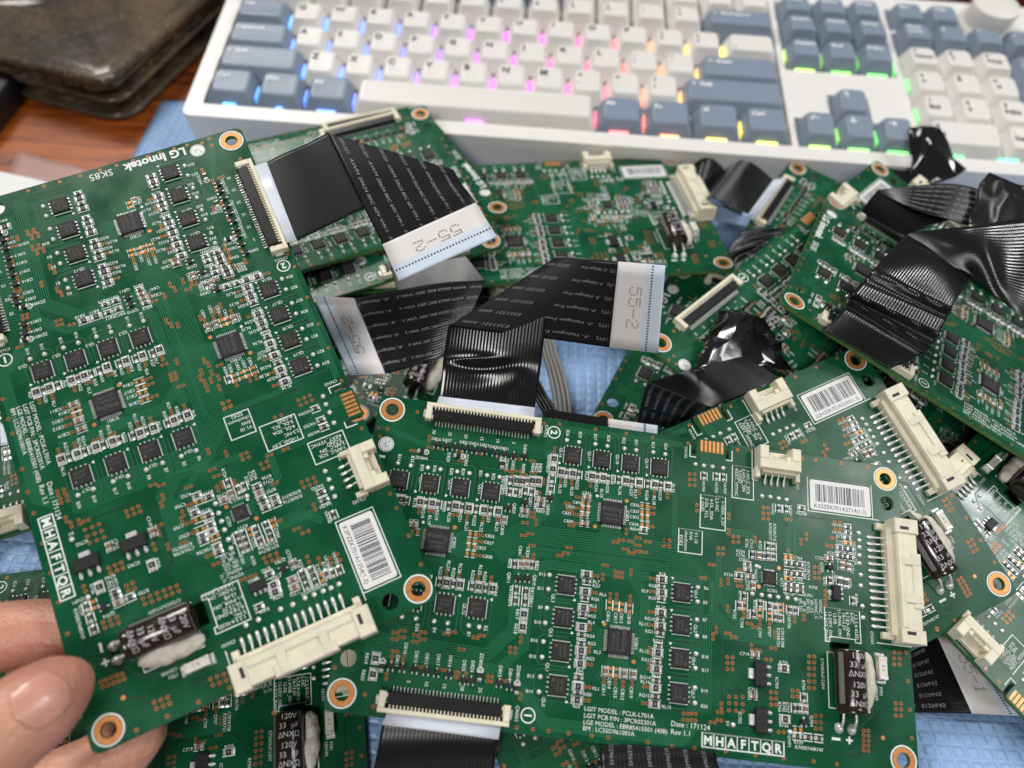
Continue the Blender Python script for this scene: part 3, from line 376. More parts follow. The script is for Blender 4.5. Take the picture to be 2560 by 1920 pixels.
for a in range(4):
    ca, sa = (1, 0, -1, 0)[a], (0, 1, 0, -1)[a]
    for k in range(7):
        q = -1.5 + 0.5*k
        tr.strip([(120.8 + u*ca - w_*sa, -36.6 + u*sa + w_*ca) for u, w_ in ((2.4, q), (3.2, q), (4.4, q*1.6))], 0.2, 0.012)
for k in range(5): tr.strip([(148.2, -(19.9 + 2.08*k)), (152, -(19.9 + 2.08*k))], 0.3, 0.012)
for (n, (x, y, a)) in QL.items():
    if a in (0, 180):
        s_ = 1 if a == 0 else -1
        pt = [(x-4, -y-2.2*s_), (x-4, -y+6.0*s_), (x-3, -y+7.4*s_), (x+3.2, -y+7.4*s_), (x+4, -y+6.4*s_), (x+4, -y-2.2*s_)]
    else:
        s_ = -1 if a == 90 else 1
        pt = [(x-2.0*s_, -y+4.1), (x+5.4*s_, -y+4.1), (x+6.6*s_, -y+3), (x+6.6*s_, -y-3.2), (x+5.6*s_, -y-4.1), (x-2.0*s_, -y-4.1)]
    tr.strip(pt, 0.22, 0.012); gp.strip(off_line(pt, 0.42), 0.42, 0.008)
for pts in ([(151.4, 54), (151.4, 44), (147.5, 41)], [(158.6, 52), (158.6, 72), (151.5, 79.5), (146, 83.5), (139, 83.5), (135, 80), (126, 79.5)],
            [(106.5, 57), (106.5, 79), (104, 81)], [(109.5, 57), (126, 57), (129, 60), (132, 66)], [(110, 61), (112, 59.5), (121, 59.5)],
            [(109, 72), (109, 70), (120, 70), (122, 72)], [(127, 23), (127, 13)], [(132, 16), (146, 16), (150, 20)], [(92, 10), (92, 24), (90, 31)],
            [(50.5, 8), (50.5, 32)], [(-2, 63), (-2, 50)], [(56, 76.5), (50, 80)], [(151.5, 62), (151.5, 72), (146, 77)],
            [(130, 50), (136, 44), (136, 30)]):
    gp.strip([(x, -y) for x, y in pts], 0.55, 0.006)
LIB['traces'] = tr.mesh('copper_trace', ['trace']); LIB['gaps'] = gp.mesh('mask_gap', ['gap'])

# vias
vi = MB()
def via(x, y, r=0.52):
    vi.ann(x, -y, 0.29, r, 0.03, 0, 10); vi.disc(x, -y, 0.31, 0.025, 1, 8)
for x, y in VIAH: via(x-0.62, y); via(x+0.62, y)
for x, y in VIAV: via(x, y-0.66); via(x, y+0.66)
for x, y in VIA1: via(x, y, 0.55)
LIB['vias'] = vi.mesh('via', ['via', 'dark'])
pd = MB()
for x, y in PADH:
    for s_ in (-1, 1): pd.box(x + s_*0.85 - 0.42, x + s_*0.85 + 0.42, -y - 0.55, -y + 0.55, 0, 0.06)
for x, y in PADV:
    for s_ in (-1, 1): pd.box(x - 0.5, x + 0.5, -y + s_*0.85 - 0.4, -y + s_*0.85 + 0.4, 0, 0.06)
for x, y in FID: pd.disc(x, -y, 0.62, 0.05, 0, 14)
LIB['pads'] = pd.mesh('copper_pad', ['copper'])
rg = MB(); rg.ann(0, 0, 2.0, 3.35, 0.04, 0, 32); rg.ann(0, 0, 3.35, 3.5, 0.02, 2, 32); rg.ann(0, 0, 3.5, 3.95, 0.05, 1, 32)
n = 28
rg.add([(1.98*math.cos(2*math.pi*k/n), 1.98*math.sin(2*math.pi*k/n), z) for z in (0.03, -1.6) for k in range(n)], [(k, (k+1) % n, n + (k+1) % n, n + k) for k in range(n)], 3)
LIB['ring'] = rg.mesh('mounting_ring', ['copper', 'silk', 'gap', 'edge'])

# silkscreen: text, brackets and boxes
sk = MB(); ZS = 0.035
for t, x, y, rot, size in TEXTS: put_text(sk, t, x, -y, ZS, rot, size)
for t, x, y in (('LGIT MODEL : PCLK-L701A', 67, 79.4), ('LGIT PCB P/N : 3PCR02201A', 67, 81.2), ('LGE MODEL : EBR85415501 (40B)', 67, 82.9), ('BM : LC55D961001A', 67, 84.5)):
    put_text(sk, t, x, -y, ZS, 0, 1.18, align='l')
put_text(sk, 'Date : 171124', 91.9, -80.6, ZS, 0, 1.38, align='l'); put_text(sk, 'Rev 1.1', 91.9, -82.7, ZS, 0, 1.38, align='l')
put_text(sk, 'LG Innotek', -1.2, -14.8, ZS, -90, 3.0, key='b', align='l'); put_text(sk, 'SK85', -1.2, -38.2, ZS, -90, 2.5, key='r', align='l')
sk.disc(0, -11.3, 2.4, ZS, 0, 28)
sk.ann(51.2, 0, 1.75, 2.1, ZS, 0, 24); put_text(sk, '2', 51.2, 0, ZS, -90, 2.0, key='b')
sk.ann(51.5, -83, 1.75, 2.1, ZS, 0, 24); put_text(sk, '1', 51.5, -83, ZS, -90, 2.0, key='b')
def frame(pts, w=0.28): sk.strip([(x, -y) for x, y in pts + [pts[0], pts[1]]], w, ZS + 0.004)
frame([(99, 13.5), (107, 13.5), (107, 24), (99, 24)]); frame([(92.4, 25.1), (99.8, 25.1), (99.8, 32.3), (92.4, 32.3)]); frame([(109.1, 2.6), (116, 2.6), (116, 13.1), (109.1, 13.1)])
frame([(138, 43.1), (149, 43.1), (149, 52.4), (147.3, 52.4), (147.3, 51.5), (139.3, 51.5), (139.3, 53), (138, 53)])
frame([(138.4, 56), (150.6, 56), (150.6, 71.4), (138.4, 71.4)]); frame([(133.8, 3.0), (155.0, 3.0), (155.0, 14.0), (133.8, 14.0)])
frame([(101, 82), (124.7, 82), (124.7, 85.7), (101, 85.7)], 0.35)
for k in range(7):
    put_text(sk, 'MHAFTQR'[k], 102.7 + 3.386*k, -83.85, ZS, 0, 2.3, key='b')
    if k: sk.strip([(101 + 3.386*k, -82), (101 + 3.386*k, -85.7)], 0.28, ZS)
put_text(sk, '+', 144.1, -79.5, ZS, 0, 2.6, key='b'); sk.box(138.9, 141.4, -79.9, -79.2, 0, ZS)
sk.strip([(95.2, 2.2), (95.2, -1.6), (97.2, -1.6)], 0.3, ZS); sk.strip([(109.0, 2.2), (109.0, -1.2), (107, -1.2)], 0.3, ZS)
sk.strip([(115.6, 3.2), (115.6, -6.4), (117.5, -6.4)], 0.25, ZS); sk.strip([(153.6, -14), (157, -14)], 0.25, ZS); sk.strip([(154, -51.6), (165, -51.6)], 0.3, ZS)
for x, y in RBV + RSV:
    h = 1.75 if (x, y) in RBV else 1.35
    for s_ in (-1, 1): sk.box(x + s_*1.02 - 0.13, x + s_*1.02 + 0.13, -y - h, -y + h, 0, ZS)
for x, y in RBH + RSH:
    h = 1.75 if (x, y) in RBH else 1.35
    for s_ in (-1, 1): sk.box(x - h, x + h, -y + s_*1.0 - 0.13, -y + s_*1.0 + 0.13, 0, ZS)
for x, y in CAPH + PADH:
    for s_ in (-1, 1): sk.box(x - 1.5, x - 0.3, -y + s_*0.95 - 0.1, -y + s_*0.95 + 0.1, 0, ZS); sk.box(x + 0.3, x + 1.5, -y + s_*0.95 - 0.1, -y + s_*0.95 + 0.1, 0, ZS)
for x, y in CAPV + PADV:
    for s_ in (-1, 1): sk.box(x + s_*0.95 - 0.1, x + s_*0.95 + 0.1, -y - 1.5, -y + 1.5, 0, ZS)
for n_, (x, y, a) in QL.items():
    c, s_ = math.cos(R(a)), math.sin(R(a))
    def tq(u, w_): return (x + u*c - w_*s_, -y + u*s_ + w_*c)
    for q in (-1, 1): sk.strip([tq(q*2.78, -2.7), tq(q*2.78, 2.7)], 0.24, ZS)
    b = [tq(-3.4, -2.9), tq(-4.2, -2.4), tq(-4.2, -3.4)]; sk.add([(p[0], p[1], ZS) for p in b], [(0, 1, 2)])
for x, y in ZH: sk.ann(x + 1.2, -y, 0.7, 0.95, ZS, 0, 12)
for x, y in ZV: sk.ann(x, -y + 1.3, 0.7, 0.95, ZS, 0, 12)
for cx, cy in ((19.7, 38.5), (71.3, 23.4), (75.8, 60.6), (120.8, 36.6)):
    d_ = 4.9 if cx != 120.8 else 2.9
    sk.disc(cx - d_, -cy + d_, 0.45, ZS, 0, 8)
LIB['silk'] = sk.mesh('silkscreen_print', ['silk'])
lg = MB(); lg.ann(0, -11.3, 2.05, 2.15, ZS + .02, 0, 24); lg.strip([(-0.2, -10.6), (-0.2, -12.0), (0.8, -12.0)], 0.15, ZS + .02); lg.disc(0.9, -10.4, 0.22, ZS + .02, 0, 8)
lg.strip([(1.3, -11.3), (2.0, -11.3)], 0.1, ZS + .02)
LIB['logo'] = lg.mesh('logo_print', ['gap'])

# small parts
q = MB(); q.cbox(-2.5, 2.5, -2.55, 2.55, 0.05, 1.05, 0, 0.18)
for k in range(4):
    x = -1.9 + 1.27*k
    for s_ in (-1, 1): q.box(x - 0.28, x + 0.28, s_*2.85 - 0.4, s_*2.85 + 0.4, 0.0, 0.32, 1, 0.08)
q.disc(1.4, 1.4, 0.4, 1.056, 2, 10)
put_text(q, '10A250', 0, 0.2, 1.056, 0, 0.75, 2); put_text(q, '63624E', 0, -1.0, 1.056, 0, 0.75, 2)
LIB['fet'] = q.mesh('power_transistor', ['chip', 'solder', 'chipink'])
q = MB(); q.cbox(-3.5, 3.5, -3.5, 3.5, 0.08, 1.1, 0, 0.2)
for k in range(12):
    p_ = -2.75 + 0.5*k
    for s_ in (-1, 1):
        q.box(p_ - 0.13, p_ + 0.13, s_*4.0 - 0.5, s_*4.0 + 0.5, 0, 0.3, 1, 0.04); q.box(s_*4.0 - 0.5, s_*4.0 + 0.5, p_ - 0.13, p_ + 0.13, 0, 0.3, 1, 0.04)
put_text(q, 'dialog', 0.5, 1.3, 1.106, 0, 1.35, 2); q.ann(-2.55, 1.3, 0.25, 0.55, 1.106, 2, 12)
put_text(q, 'AS3820A-C', 0, -0.6, 1.106, 0, 0.8, 2); put_text(q, '1827AAU', 0, -1.9, 1.106, 0, 0.8, 2)
LIB['ic'] = q.mesh('controller_chip', ['chip', 'solder', 'chipink'])
q = MB(); q.cbox(-2.0, 2.0, -2.0, 2.0, 0.05, 0.95, 0, 0.12)
for k in range(7):
    p_ = -1.5 + 0.5*k
    for s_ in (-1, 1):
        q.box(p_ - 0.14, p_ + 0.14, s_*2.2 - 0.3, s_*2.2 + 0.3, 0, 0.14, 1); q.box(s_*2.2 - 0.3, s_*2.2 + 0.3, p_ - 0.14, p_ + 0.14, 0, 0.14, 1)
put_text(q, 'MX', 0, 0.4, 0.956, 0, 0.8, 2); put_text(q, '412C', 0, -0.8, 0.956, 0, 0.7, 2)
LIB['ic_small'] = q.mesh('microcontroller', ['chip', 'solder', 'chipink'])
def chip(name, w, l, h, body, ink):
    q = MB(); e = l * 0.22
    q.box(-w/2, w/2, -l/2 + e, l/2 - e, 0.05, h, 0, 0.02)
    for s_ in (-1, 1):
        a, b = sorted((s_*(l/2), s_*(l/2 - e)))
        q.box(-w/2 - .02, w/2 + .02, a, b, 0.0, h + .02, 1, 0.05)
        a, b = sorted((s_*(l/2), s_*(l/2 + .35)))
        q.add([(-w/2, s_*l/2, h*.6), (w/2, s_*l/2, h*.6), (w/2, s_*(l/2+.42), 0.03), (-w/2, s_*(l/2+.42), 0.03)], [(0, 1, 2, 3) if s_ < 0 else (3, 2, 1, 0)], 1)
    if ink: q.box(-w*.22, w*.22, -l*.13, l*.13, h, h + .01, 2)
    return q.mesh(name, [body, 'solder', 'resink'])
LIB['rbig'] = chip('resistor', 1.5, 2.6, 0.55, 'res', True); LIB['rsmall'] = chip('resistor', 1.0, 1.9, 0.45, 'res', True)
LIB['mlcc'] = chip('ceramic_capacitor', 1.25, 2.0, 0.9, 'mlcc', False); LIB['zener'] = chip('zener_diode', 1.2, 2.3, 0.9, 'chip', False)
q = MB(); q.cbox(-0.95, 0.95, -0.62, 0.62, 0.1, 1.0, 0, 0.1)
for x, y in ((-0.65, -1.0), (0.65, -1.0), (0, 1.0)): q.box(x - .22, x + .22, y - .4, y + .4, 0, 0.35, 1, 0.06)
LIB['sot'] = q.mesh('small_transistor', ['chip', 'solder'])
q = MB()
rr = [[(r*math.cos(2*math.pi*k/12), r*math.sin(2*math.pi*k/12), z) for k in range(12)] for r, z in ((0.74, 0.0), (0.72, 0.2), (0.58, 0.45), (0.34, 0.62), (0.1, 0.68))]
q.rings(rr); LIB['ball'] = q.mesh('solder_point', ['solder'], 80)
q = MB(); q.cbox(-1.75, 1.75, -3.25, 3.25, 0.1, 1.65, 0, 0.22); q.box(-3.4, -1.75, -1.5, 1.5, 0.0, 0.75, 1, 0.12)
for k in (-1, 0, 1):
    y = k * 2.3
    q.rings([[(xx, y + yy*math.cos(a), 0.02 + zz*max(0, math.sin(a))) for a in [math.pi*t/6 for t in range(7)]] for xx, yy, zz in ((1.7, .35, .7), (2.4, .5, .75), (3.1, .55, .5), (3.6, .3, .15))], 1)
LIB['reg'] = q.mesh('voltage_regulator', ['chip', 'solder'])
q = MB(); q.cbox(-1.3, 1.3, -2.2, 2.2, 0.1, 1.4, 0, 0.2); q.box(-2.2, -1.3, -0.9, 0.9, 0, 0.5, 1, 0.1)
for k in (-1, 0, 1): q.box(1.3, 2.4, k*1.4 - .35, k*1.4 + .35, 0, 0.5, 1, 0.12)
LIB['reg_small'] = q.mesh('switch_transistor', ['chip', 'solder'])
q = MB(); q.cbox(-1.25, 1.25, -2.3, 2.3, 0.15, 2.2, 0, 0.12)
for s_ in (-1, 1):
    a, b = sorted((s_*2.2, s_*3.3)); q.cbox(-1.35, 1.35, a, b, 0, 2.3, 1, 0.2)
    a, b = sorted((s_*3.3, s_*4.4)); q.box(-1.5, 1.5, a, b, 0, 0.7, 1, 0.25)
put_text(q, 'X 2', 0, 0, 2.21, -90, 0.9, 2)
LIB['fuse'] = q.mesh('fuse', ['fuse', 'solder', 'ink'])
LIB['finger'] = (lambda b: (b.box(-0.43, 0.43, -1.9, 1.9, 0, 0.06), b.mesh('contact_finger', ['copper']))[1])(MB())

# ribbon socket (origin at its centre, open side towards +y)
q = MB()
q.cbox(-18.1, 18.1, 1.7, 2.9, 0, 2.3, 0, 0.15); q.box(-15.8, 15.8, 0.75, 1.75, 0, 0.9, 2)
for s_ in (-1, 1):
    a, b = sorted((s_*18.1, s_*16.2)); q.cbox(a, b, -2.6, 1.71, 0, 2.5, 0, 0.2)
    a, b = sorted((s_*17.3, s_*15.6)); q.cbox(a, b, -2.2, 0.4, 0, 2.0, 0, 0.2)
    a, b = sorted((s_*18.1, s_*18.9)); q.box(a, b, -1.6, 1.0, 0, 0.5, 1, 0.1)
for k in range(31): q.box(-15.2 + k - .2, -15.2 + k + .2, 0.7, 1.75, 1.5, 2.25, 0, 0.05)
LIB['ffc'] = q.mesh('ribbon_socket', ['cream', 'solder', 'latch'])
q = MB(); q.cbox(-15.6, 15.6, -2.75, 0.75, 0.3, 2.45, 0, 0.3); q.box(-16.1, 16.1, -1.2, 0.3, 0.5, 2.1, 0, 0.1)
LIB['ffclatch'] = q.mesh('latch', ['latch'])
q = MB()
for k in range(30): q.box(-14.5 + k - .17, -14.5 + k + .17, -4.1, -2.5, 0, 0.5, 0, 0.05)
LIB['ffcpins'] = q.mesh('contact_row', ['solder'])
# 14-way and 4-way wire sockets (local: wire side towards +x / +y)
q = MB()
q.cbox(157.2, 159.0, -49.3, -16.6, 0, 3.4, 0, 0.2); q.cbox(158.9, 165.6, -49.0, -16.9, 0, 5.6, 0, 0.25)
for a, b in ((14.0, 18.6), (47.3, 51.4)):
    q.cbox(158.6, 166.2, -b, -a, 0, 6.1, 0, 0.25); q.cbox(155.2, 158.7, -(a + b)/2 - 1.0, -(a + b)/2 + 1.0, 0, 1.6, 0, 0.2)
for a, b in ((25.9, 28.2), (37.0, 39.5)): q.cbox(160.2, 166.0, -b, -a, 5.5, 6.15, 0, 0.12)
q.cbox(163.3, 166.4, -41.2, -24.5, 0.2, 6.0, 0, 0.3); q.cbox(159.2, 161.0, -46.8, -18.9, 5.5, 6.0, 0, 0.12)
for a in (17.0, 48.4): q.box(160.2, 163.0, -a - .5, -a + .5, 6.09, 6.115, 1)
LIB['cn101'] = q.mesh('wire_socket', ['cream', 'ink'])
def pin(L):
    q = MB()
    q.rings([[(xx, yy*math.cos(a), max(0.0, zc + zz*math.sin(a))) for a in [2*math.pi*t/8 for t in range(8)]] for xx, yy, zz, zc in
             ((-L, .2, .1, .12), (-L + .5, .55, .38, .3), (-L*.55, .5, .42, .4), (-L*.35, .3, .3, .7), (-0.2, .28, .26, 1.5), (1.0, .28, .26, 1.6))])
    return q.mesh('pin', ['solder'], 70)
LIB['pin'] = pin(4.8)
q = MB()
q.cbox(116.4, 129.8, -3.4, -0.2, 0, 5.0, 0, 0.25); q.box(117.6, 128.6, -0.3, 3.1, 0, 1.2, 0)
for a, b in ((116.4, 119.3), (126.9, 129.8)): q.cbox(a, b, -0.25, 4.1, 0, 5.0, 0, 0.25)
for a, b in ((119.25, 121.0), (125.2, 126.95)): q.cbox(a, b, -0.25, 1.3, 0, 4.4, 0, 0.2)
q.cbox(120.9, 125.3, -0.9, 0.7, 1.1, 3.6, 0, 0.15); q.cbox(117.8, 128.4, -4.4, -3.3, 0, 3.6, 0, 0.2)
for a, b in ((115.9, 117.4), (128.8, 130.3)): q.cbox(a, b, -6.0, -2.6, 0, 2.6, 0, 0.25); 
LIB['cn102'] = q.mesh('plug_socket', ['cream'])
LIB['pin2'] = pin(3.2)
# electrolytic capacitor lying on its side
CX, CZ, CRD = 143.0, 4.3, 4.35
def cyl_ring(r, y, n=36): return [(CX + r*math.sin(2*math.pi*k/n), y, CZ + r*math.cos(2*math.pi*k/n)) for k in range(n)]
q = MB(); q.rings([cyl_ring(r, y) for r, y in ((2.6, -55.6), (3.0, -55.3), (3.6, -55.25), (4.2, -55.5), (4.35, -56.0), (4.35, -70.4), (4.1, -70.9), (4.2, -71.3), (4.3, -72.2), (4.0, -72.7), (3.4, -72.8), (2.2, -72.4))])
LIB['cap'] = q.mesh('electrolytic_capacitor', ['sleeve'], 50)
q = MB()
def wrap(t, yy, size, dx=0.0):
    vs, fs = text2d(t, size, 'r')
    q.add([(CX + (CRD + .03)*math.sin((a + dx)/CRD), yy + b, CZ + (CRD + .03)*math.cos((a + dx)/CRD)) for a, b in vs], fs)
for i, t in enumerate(('120V', '33  \u00b5F', '\u0394NX\u03a9', '120V', '33  \u00b5F', '\u0394NX\u03a9')):
    wrap(t, -56.9 - 2.5*i - (0.4 if i > 2 else 0), 1.55, 0.7)
LIB['capink'] = q.mesh('sleeve_print', ['sleeveink'])
q = MB(); n = 16
for k in range(n):
    a0, a1 = R(-72 + 1.4*k), R(-72 + 1.4*(k+1)); rr_ = CRD + .02
    q.add([(CX + rr_*math.sin(a), y, CZ + rr_*math.cos(a)) for y in (-56.2, -70.2) for a in (a0, a1)], [(0, 1, 3, 2)])
LIB['capband'] = q.mesh('polarity_band', ['band'])
def lead(dx):
    q = MB(); pts = [(CX + dx, -72.4, 3.2), (CX + dx, -74.2, 3.0), (CX + dx, -75.6, 2.2), (CX + dx, -76.4, 0.9), (CX + dx, -76.6, 0.0)]
    rings = []
    for i, (x, y, z) in enumerate(pts):
        a = Vector(pts[max(0, i-1)]); b = Vector(pts[min(4, i+1)]); d = (b - a).normalized(); up = d.cross(Vector((1, 0, 0)))
        rings.append([(x + .42*math.cos(t), y + up.y*.42*math.sin(t), z + up.z*.42*math.sin(t)) for t in [2*math.pi*k/8 for k in range(8)]])
    q.rings(rings)
    q.rings([[(CX + dx + r*math.cos(2*math.pi*k/12), -76.6 + r*1.15*math.sin(2*math.pi*k/12), z) for k in range(12)] for r, z in ((1.35, 0), (1.2, .5), (.8, 1.1), (.3, 1.5))])
    return q.mesh('lead', ['solder'], 70)
LIB['leadA'] = lead(-1.9); LIB['leadB'] = lead(1.9)
q = MB(); rings = []
for i in range(15):
    t = i/14; y = -55.0 - 16.6*t; e = math.sin(math.pi*min(1, max(0.0, t*.96 + .02)))**.45
    wv = 1 + .12*math.sin(9*t + 1) + .06*math.sin(23*t)
    rings.append([(148.7 + .9*math.sin(5*t)*.5 + 2.7*e*wv*math.cos(a), y, max(0, 2.0 + 2.9*e*wv*math.sin(a) + .3*math.sin(11*t + 3*a))) for a in [2*math.pi*k/12 for k in range(12)]])
q.rings(rings); LIB['glue'] = q.mesh('glue', ['glue'], 80)
# barcode sticker
q = MB(); q.rings([[(x, y, z) for x, y in rrect(134.5, 154.4, -13.4, -3.6, 0.8, 4)] for z in (0.02, 0.11)]); LIB['sticker'] = q.mesh('barcode_sticker', ['sticker'])
def bars(code, seed):
    rnd = random.Random(seed); q = MB(); x = 136.3
    while x < 152.6:
        w = rnd.choice((.14, .14, .27, .4)); q.box(x, x + w, -10.6, -4.9, 0.11, 0.118); x += w + rnd.choice((.15, .15, .28, .4))
    put_text(q, code, 144.4, -12.0, 0.118, 0, 1.28)
    return q.mesh('barcode_print', ['ink'])

POSES_OK = {}
def inframe(w, margin=260):
    d = w - CAM_P; z = d.dot(CAM_D)
    if z < 30: return False
    x = 1280 + 2000*d.dot(CAM_R)/z; y = 960 - 2000*d.dot(CAM_U)/z
    return -margin < x < 2560 + margin and -margin < y < 1920 + margin
BARS0 = None
def board(key, label, code):
    X, Y, O = (Vector(a) for a in POSE[key]); Zv = X.cross(Y)
    X.normalize(); Zv.normalize(); Y = Zv.cross(X)
    root = empty('circuit_board', label, 'circuit board', 'pile of identical green circuit boards')
    mw = Matrix((X, Y, Zv)).transposed().to_4x4(); root.matrix_world = Matrix.Translation(O*S) @ mw
    def vis(x, y): return inframe(O + X*x - Y*y)
    def part(mesh, name=None, x=None, y=None, rz=0.0, parent=root, kind=None, at=None):
        cx, cy = at if at else (x, y)
        if cx is not None and not vis(cx, cy): return None
        return obj(name or LIB[mesh].name.split('.')[0], LIB[mesh], parent, (x, -y, 0) if x is not None else None, rz, kind)
    part('panel'); part('traces', kind='stuff'); part('gaps', 'mask_gap', kind='stuff'); part('vias', kind='stuff'); part('pads', kind='stuff'); part('silk')
    part('logo', at=(0, 11))
    for x in (0, 160):
        for y in (0, 83): part('ring', x=x, y=y)
    for n_, (x, y, a) in QL.items(): part('fet', x=x, y=y, rz=a)
    for i, (x, y) in enumerate(((19.7, 38.5), (71.3, 23.4), (75.8, 60.6))): part('ic', x=x, y=y, rz=-90 if i == 2 else 0)
    part('ic_small', x=120.8, y=36.6)
    for x, y in RBV: part('rbig', x=x, y=y)
    for x, y in RSV: part('rsmall', x=x, y=y)
    for x, y in RBH: part('rbig', x=x, y=y, rz=90)
    for x, y in RSH: part('rsmall', x=x, y=y, rz=90)
    for x, y in CAPH: part('mlcc', x=x, y=y, rz=90)
    for x, y in CAPV: part('mlcc', x=x, y=y)
    for x, y in SOT: part('sot', x=x, y=y)
    for x, y in ZH: part('zener', x=x, y=y, rz=90)
    for x, y in ZV: part('zener', x=x, y=y)
    for x, y in BALLS: part('ball', x=x, y=y)
    part('reg', x=117.6, y=64.7); part('reg', x=117.8, y=77.1); part('reg_small', x=141.6, y=38.6)
    part('fuse', x=154.4, y=58.8)
    for k in range(6): part('finger', x=99.0 + 1.33*k, y=-2.5)
    for x, y, rz in ((28.6, -0.6, 0), (28.2, 83.6, 180)):
        s_ = part('ffc', x=x, y=y, rz=rz)
        if s_: part('ffclatch', parent=s_); part('ffcpins', parent=s_)
    s_ = part('cn101', at=(160, 33))
    if s_:
        for k in range(14): part('pin', x=157.2, y=19.9 + 2.08*k, parent=s_)
    s_ = part('cn102', at=(123, 0))
    if s_:
        for k in range(4): part('pin2', x=119.6 + 2.05*k, y=4.6, rz=90, parent=s_)
    s_ = part('cap', at=(143, 64))
    if s_:
        part('capink', parent=s_); part('capband', parent=s_); part('leadA', parent=s_); part('leadB', parent=s_)
    part('glue', at=(148, 64))
    s_ = part('sticker', at=(144, 8))
    if s_: obj('barcode_print', bars(code, key), s_)
    return root

# ------------------------------------------------------------------ desk and pad
def ngrid(nx, ny, fn, uv=None):
    vs = [fn(i/(nx-1), j/(ny-1)) for j in range(ny) for i in range(nx)]
    fs = [(j*nx+i, j*nx+i+1, (j+1)*nx+i+1, (j+1)*nx+i) for j in range(ny-1) for i in range(nx-1)]
    return vs, fs
def wood():
    m = mat('lacquered_wood', (0.2, 0.05, 0.012), 0.32, coat=0.6, coat_rough=0.12)
    nt = m.node_tree; p = nt.nodes['Principled BSDF']
    tc = nt.nodes.new('ShaderNodeTexCoord'); mp = nt.nodes.new('ShaderNodeMapping')
    mp.inputs['Scale'].default_value = (5, 55, 5); mp.inputs['Rotation'].default_value = (0, 0, R(8))
    nt.links.new(tc.outputs['Object'], mp.inputs['Vector'])
    n = nt.nodes.new('ShaderNodeTexNoise'); n.inputs['Scale'].default_value = 3; n.inputs['Detail'].default_value = 8; n.inputs['Distortion'].default_value = 0.8
    nt.links.new(mp.outputs['Vector'], n.inputs['Vector'])
    r = nt.nodes.new('ShaderNodeValToRGB'); e = r.color_ramp.elements
    e[0].position = 0.3; e[0].color = (0.095, 0.016, 0.003, 1); e[1].position = 0.72; e[1].color = (0.42, 0.105, 0.014, 1)
    nt.links.new(n.outputs['Fac'], r.inputs['Fac']); nt.links.new(r.outputs['Color'], p.inputs['Base Color'])
    return m
M['wood'] = wood()
q = MB(); q.box(-900, 900, -700, 700, -30, 0)
o = obj('desk_top', q.mesh('desk_top', ['wood']), kind='structure')

def padmat():
    m = mat('blue_pad', (0.27, 0.43, 0.70), 0.42, spec=0.4)
    nt = m.node_tree; p = nt.nodes['Principled BSDF']
    tc = nt.nodes.new('ShaderNodeTexCoord')
    br = nt.nodes.new('ShaderNodeTexBrick'); br.offset = 0.0
    br.inputs['Scale'].default_value = 1.0; br.inputs['Mortar Size'].default_value = 0.0013; br.inputs['Mortar Smooth'].default_value = 1.0
    br.inputs['Brick Width'].default_value = 0.0042; br.inputs['Row Height'].default_value = 0.0042
    br.inputs['Color1'].default_value = (1, 1, 1, 1); br.inputs['Color2'].default_value = (1, 1, 1, 1); br.inputs['Mortar'].default_value = (0, 0, 0, 1)
    n = nt.nodes.new('ShaderNodeTexNoise'); n.inputs['Scale'].default_value = 320; n.inputs['Detail'].default_value = 4
    n2 = nt.nodes.new('ShaderNodeTexNoise'); n2.inputs['Scale'].default_value = 150
    mxv = nt.nodes.new('ShaderNodeMix'); mxv.data_type = 'RGBA'; mxv.blend_type = 'LINEAR_LIGHT'; mxv.inputs['Factor'].default_value = 0.0006
    nt.links.new(tc.outputs['Object'], mxv.inputs['A']); nt.links.new(n2.outputs['Color'], mxv.inputs['B'])
    nt.links.new(mxv.outputs['Result'], br.inputs['Vector']); nt.links.new(tc.outputs['Object'], n.inputs['Vector'])
    ad = nt.nodes.new('ShaderNodeMath'); ad.operation = 'MULTIPLY_ADD'; ad.inputs[1].default_value = 0.7
    nt.links.new(n.outputs['Fac'], ad.inputs[0]); nt.links.new(br.outputs['Color'], ad.inputs[2])
    b = nt.nodes.new('ShaderNodeBump'); b.inputs['Strength'].default_value = 0.6; b.inputs['Distance'].default_value = 0.0007
    nt.links.new(ad.outputs[0], b.inputs['Height']); nt.links.new(b.outputs['Normal'], p.inputs['Normal'])
    return m
M['pad'] = padmat()
def bilin(c, u, v): return [(c[0][k]*(1-u) + c[1][k]*u)*(1-v) + (c[3][k]*(1-u) + c[2][k]*u)*v for k in range(3)]
def padfn(u, v):
    x, y, z = bilin([(-176, -345, 1), (420, -345, 1), (420, 40, 1), (-181, 32, 1)], u, v)
    z += 0.5*math.sin(x*.05)*math.sin(y*.06 + 1)
    # a soft fold raised along the front right
    t = (y + 262)/7 + 0.2*math.sin(x*.06)
    if x > 125: z += 8.0*min(1, (x-125)/25) * (1/(1 + math.exp(t*1.1)))
    return (x, y, z)
vs, fs = ngrid(90, 90, padfn); q = MB(); q.add(vs, fs)
pad = obj('blue_pad', q.mesh('blue_pad', ['pad'], 60)); sm = pad.modifiers.new('thick', 'SOLIDIFY'); sm.thickness = 0.0009; sm.offset = -1
tag(pad, 'pale blue quilted work pad spread on the wooden desk under the boards', 'work pad')

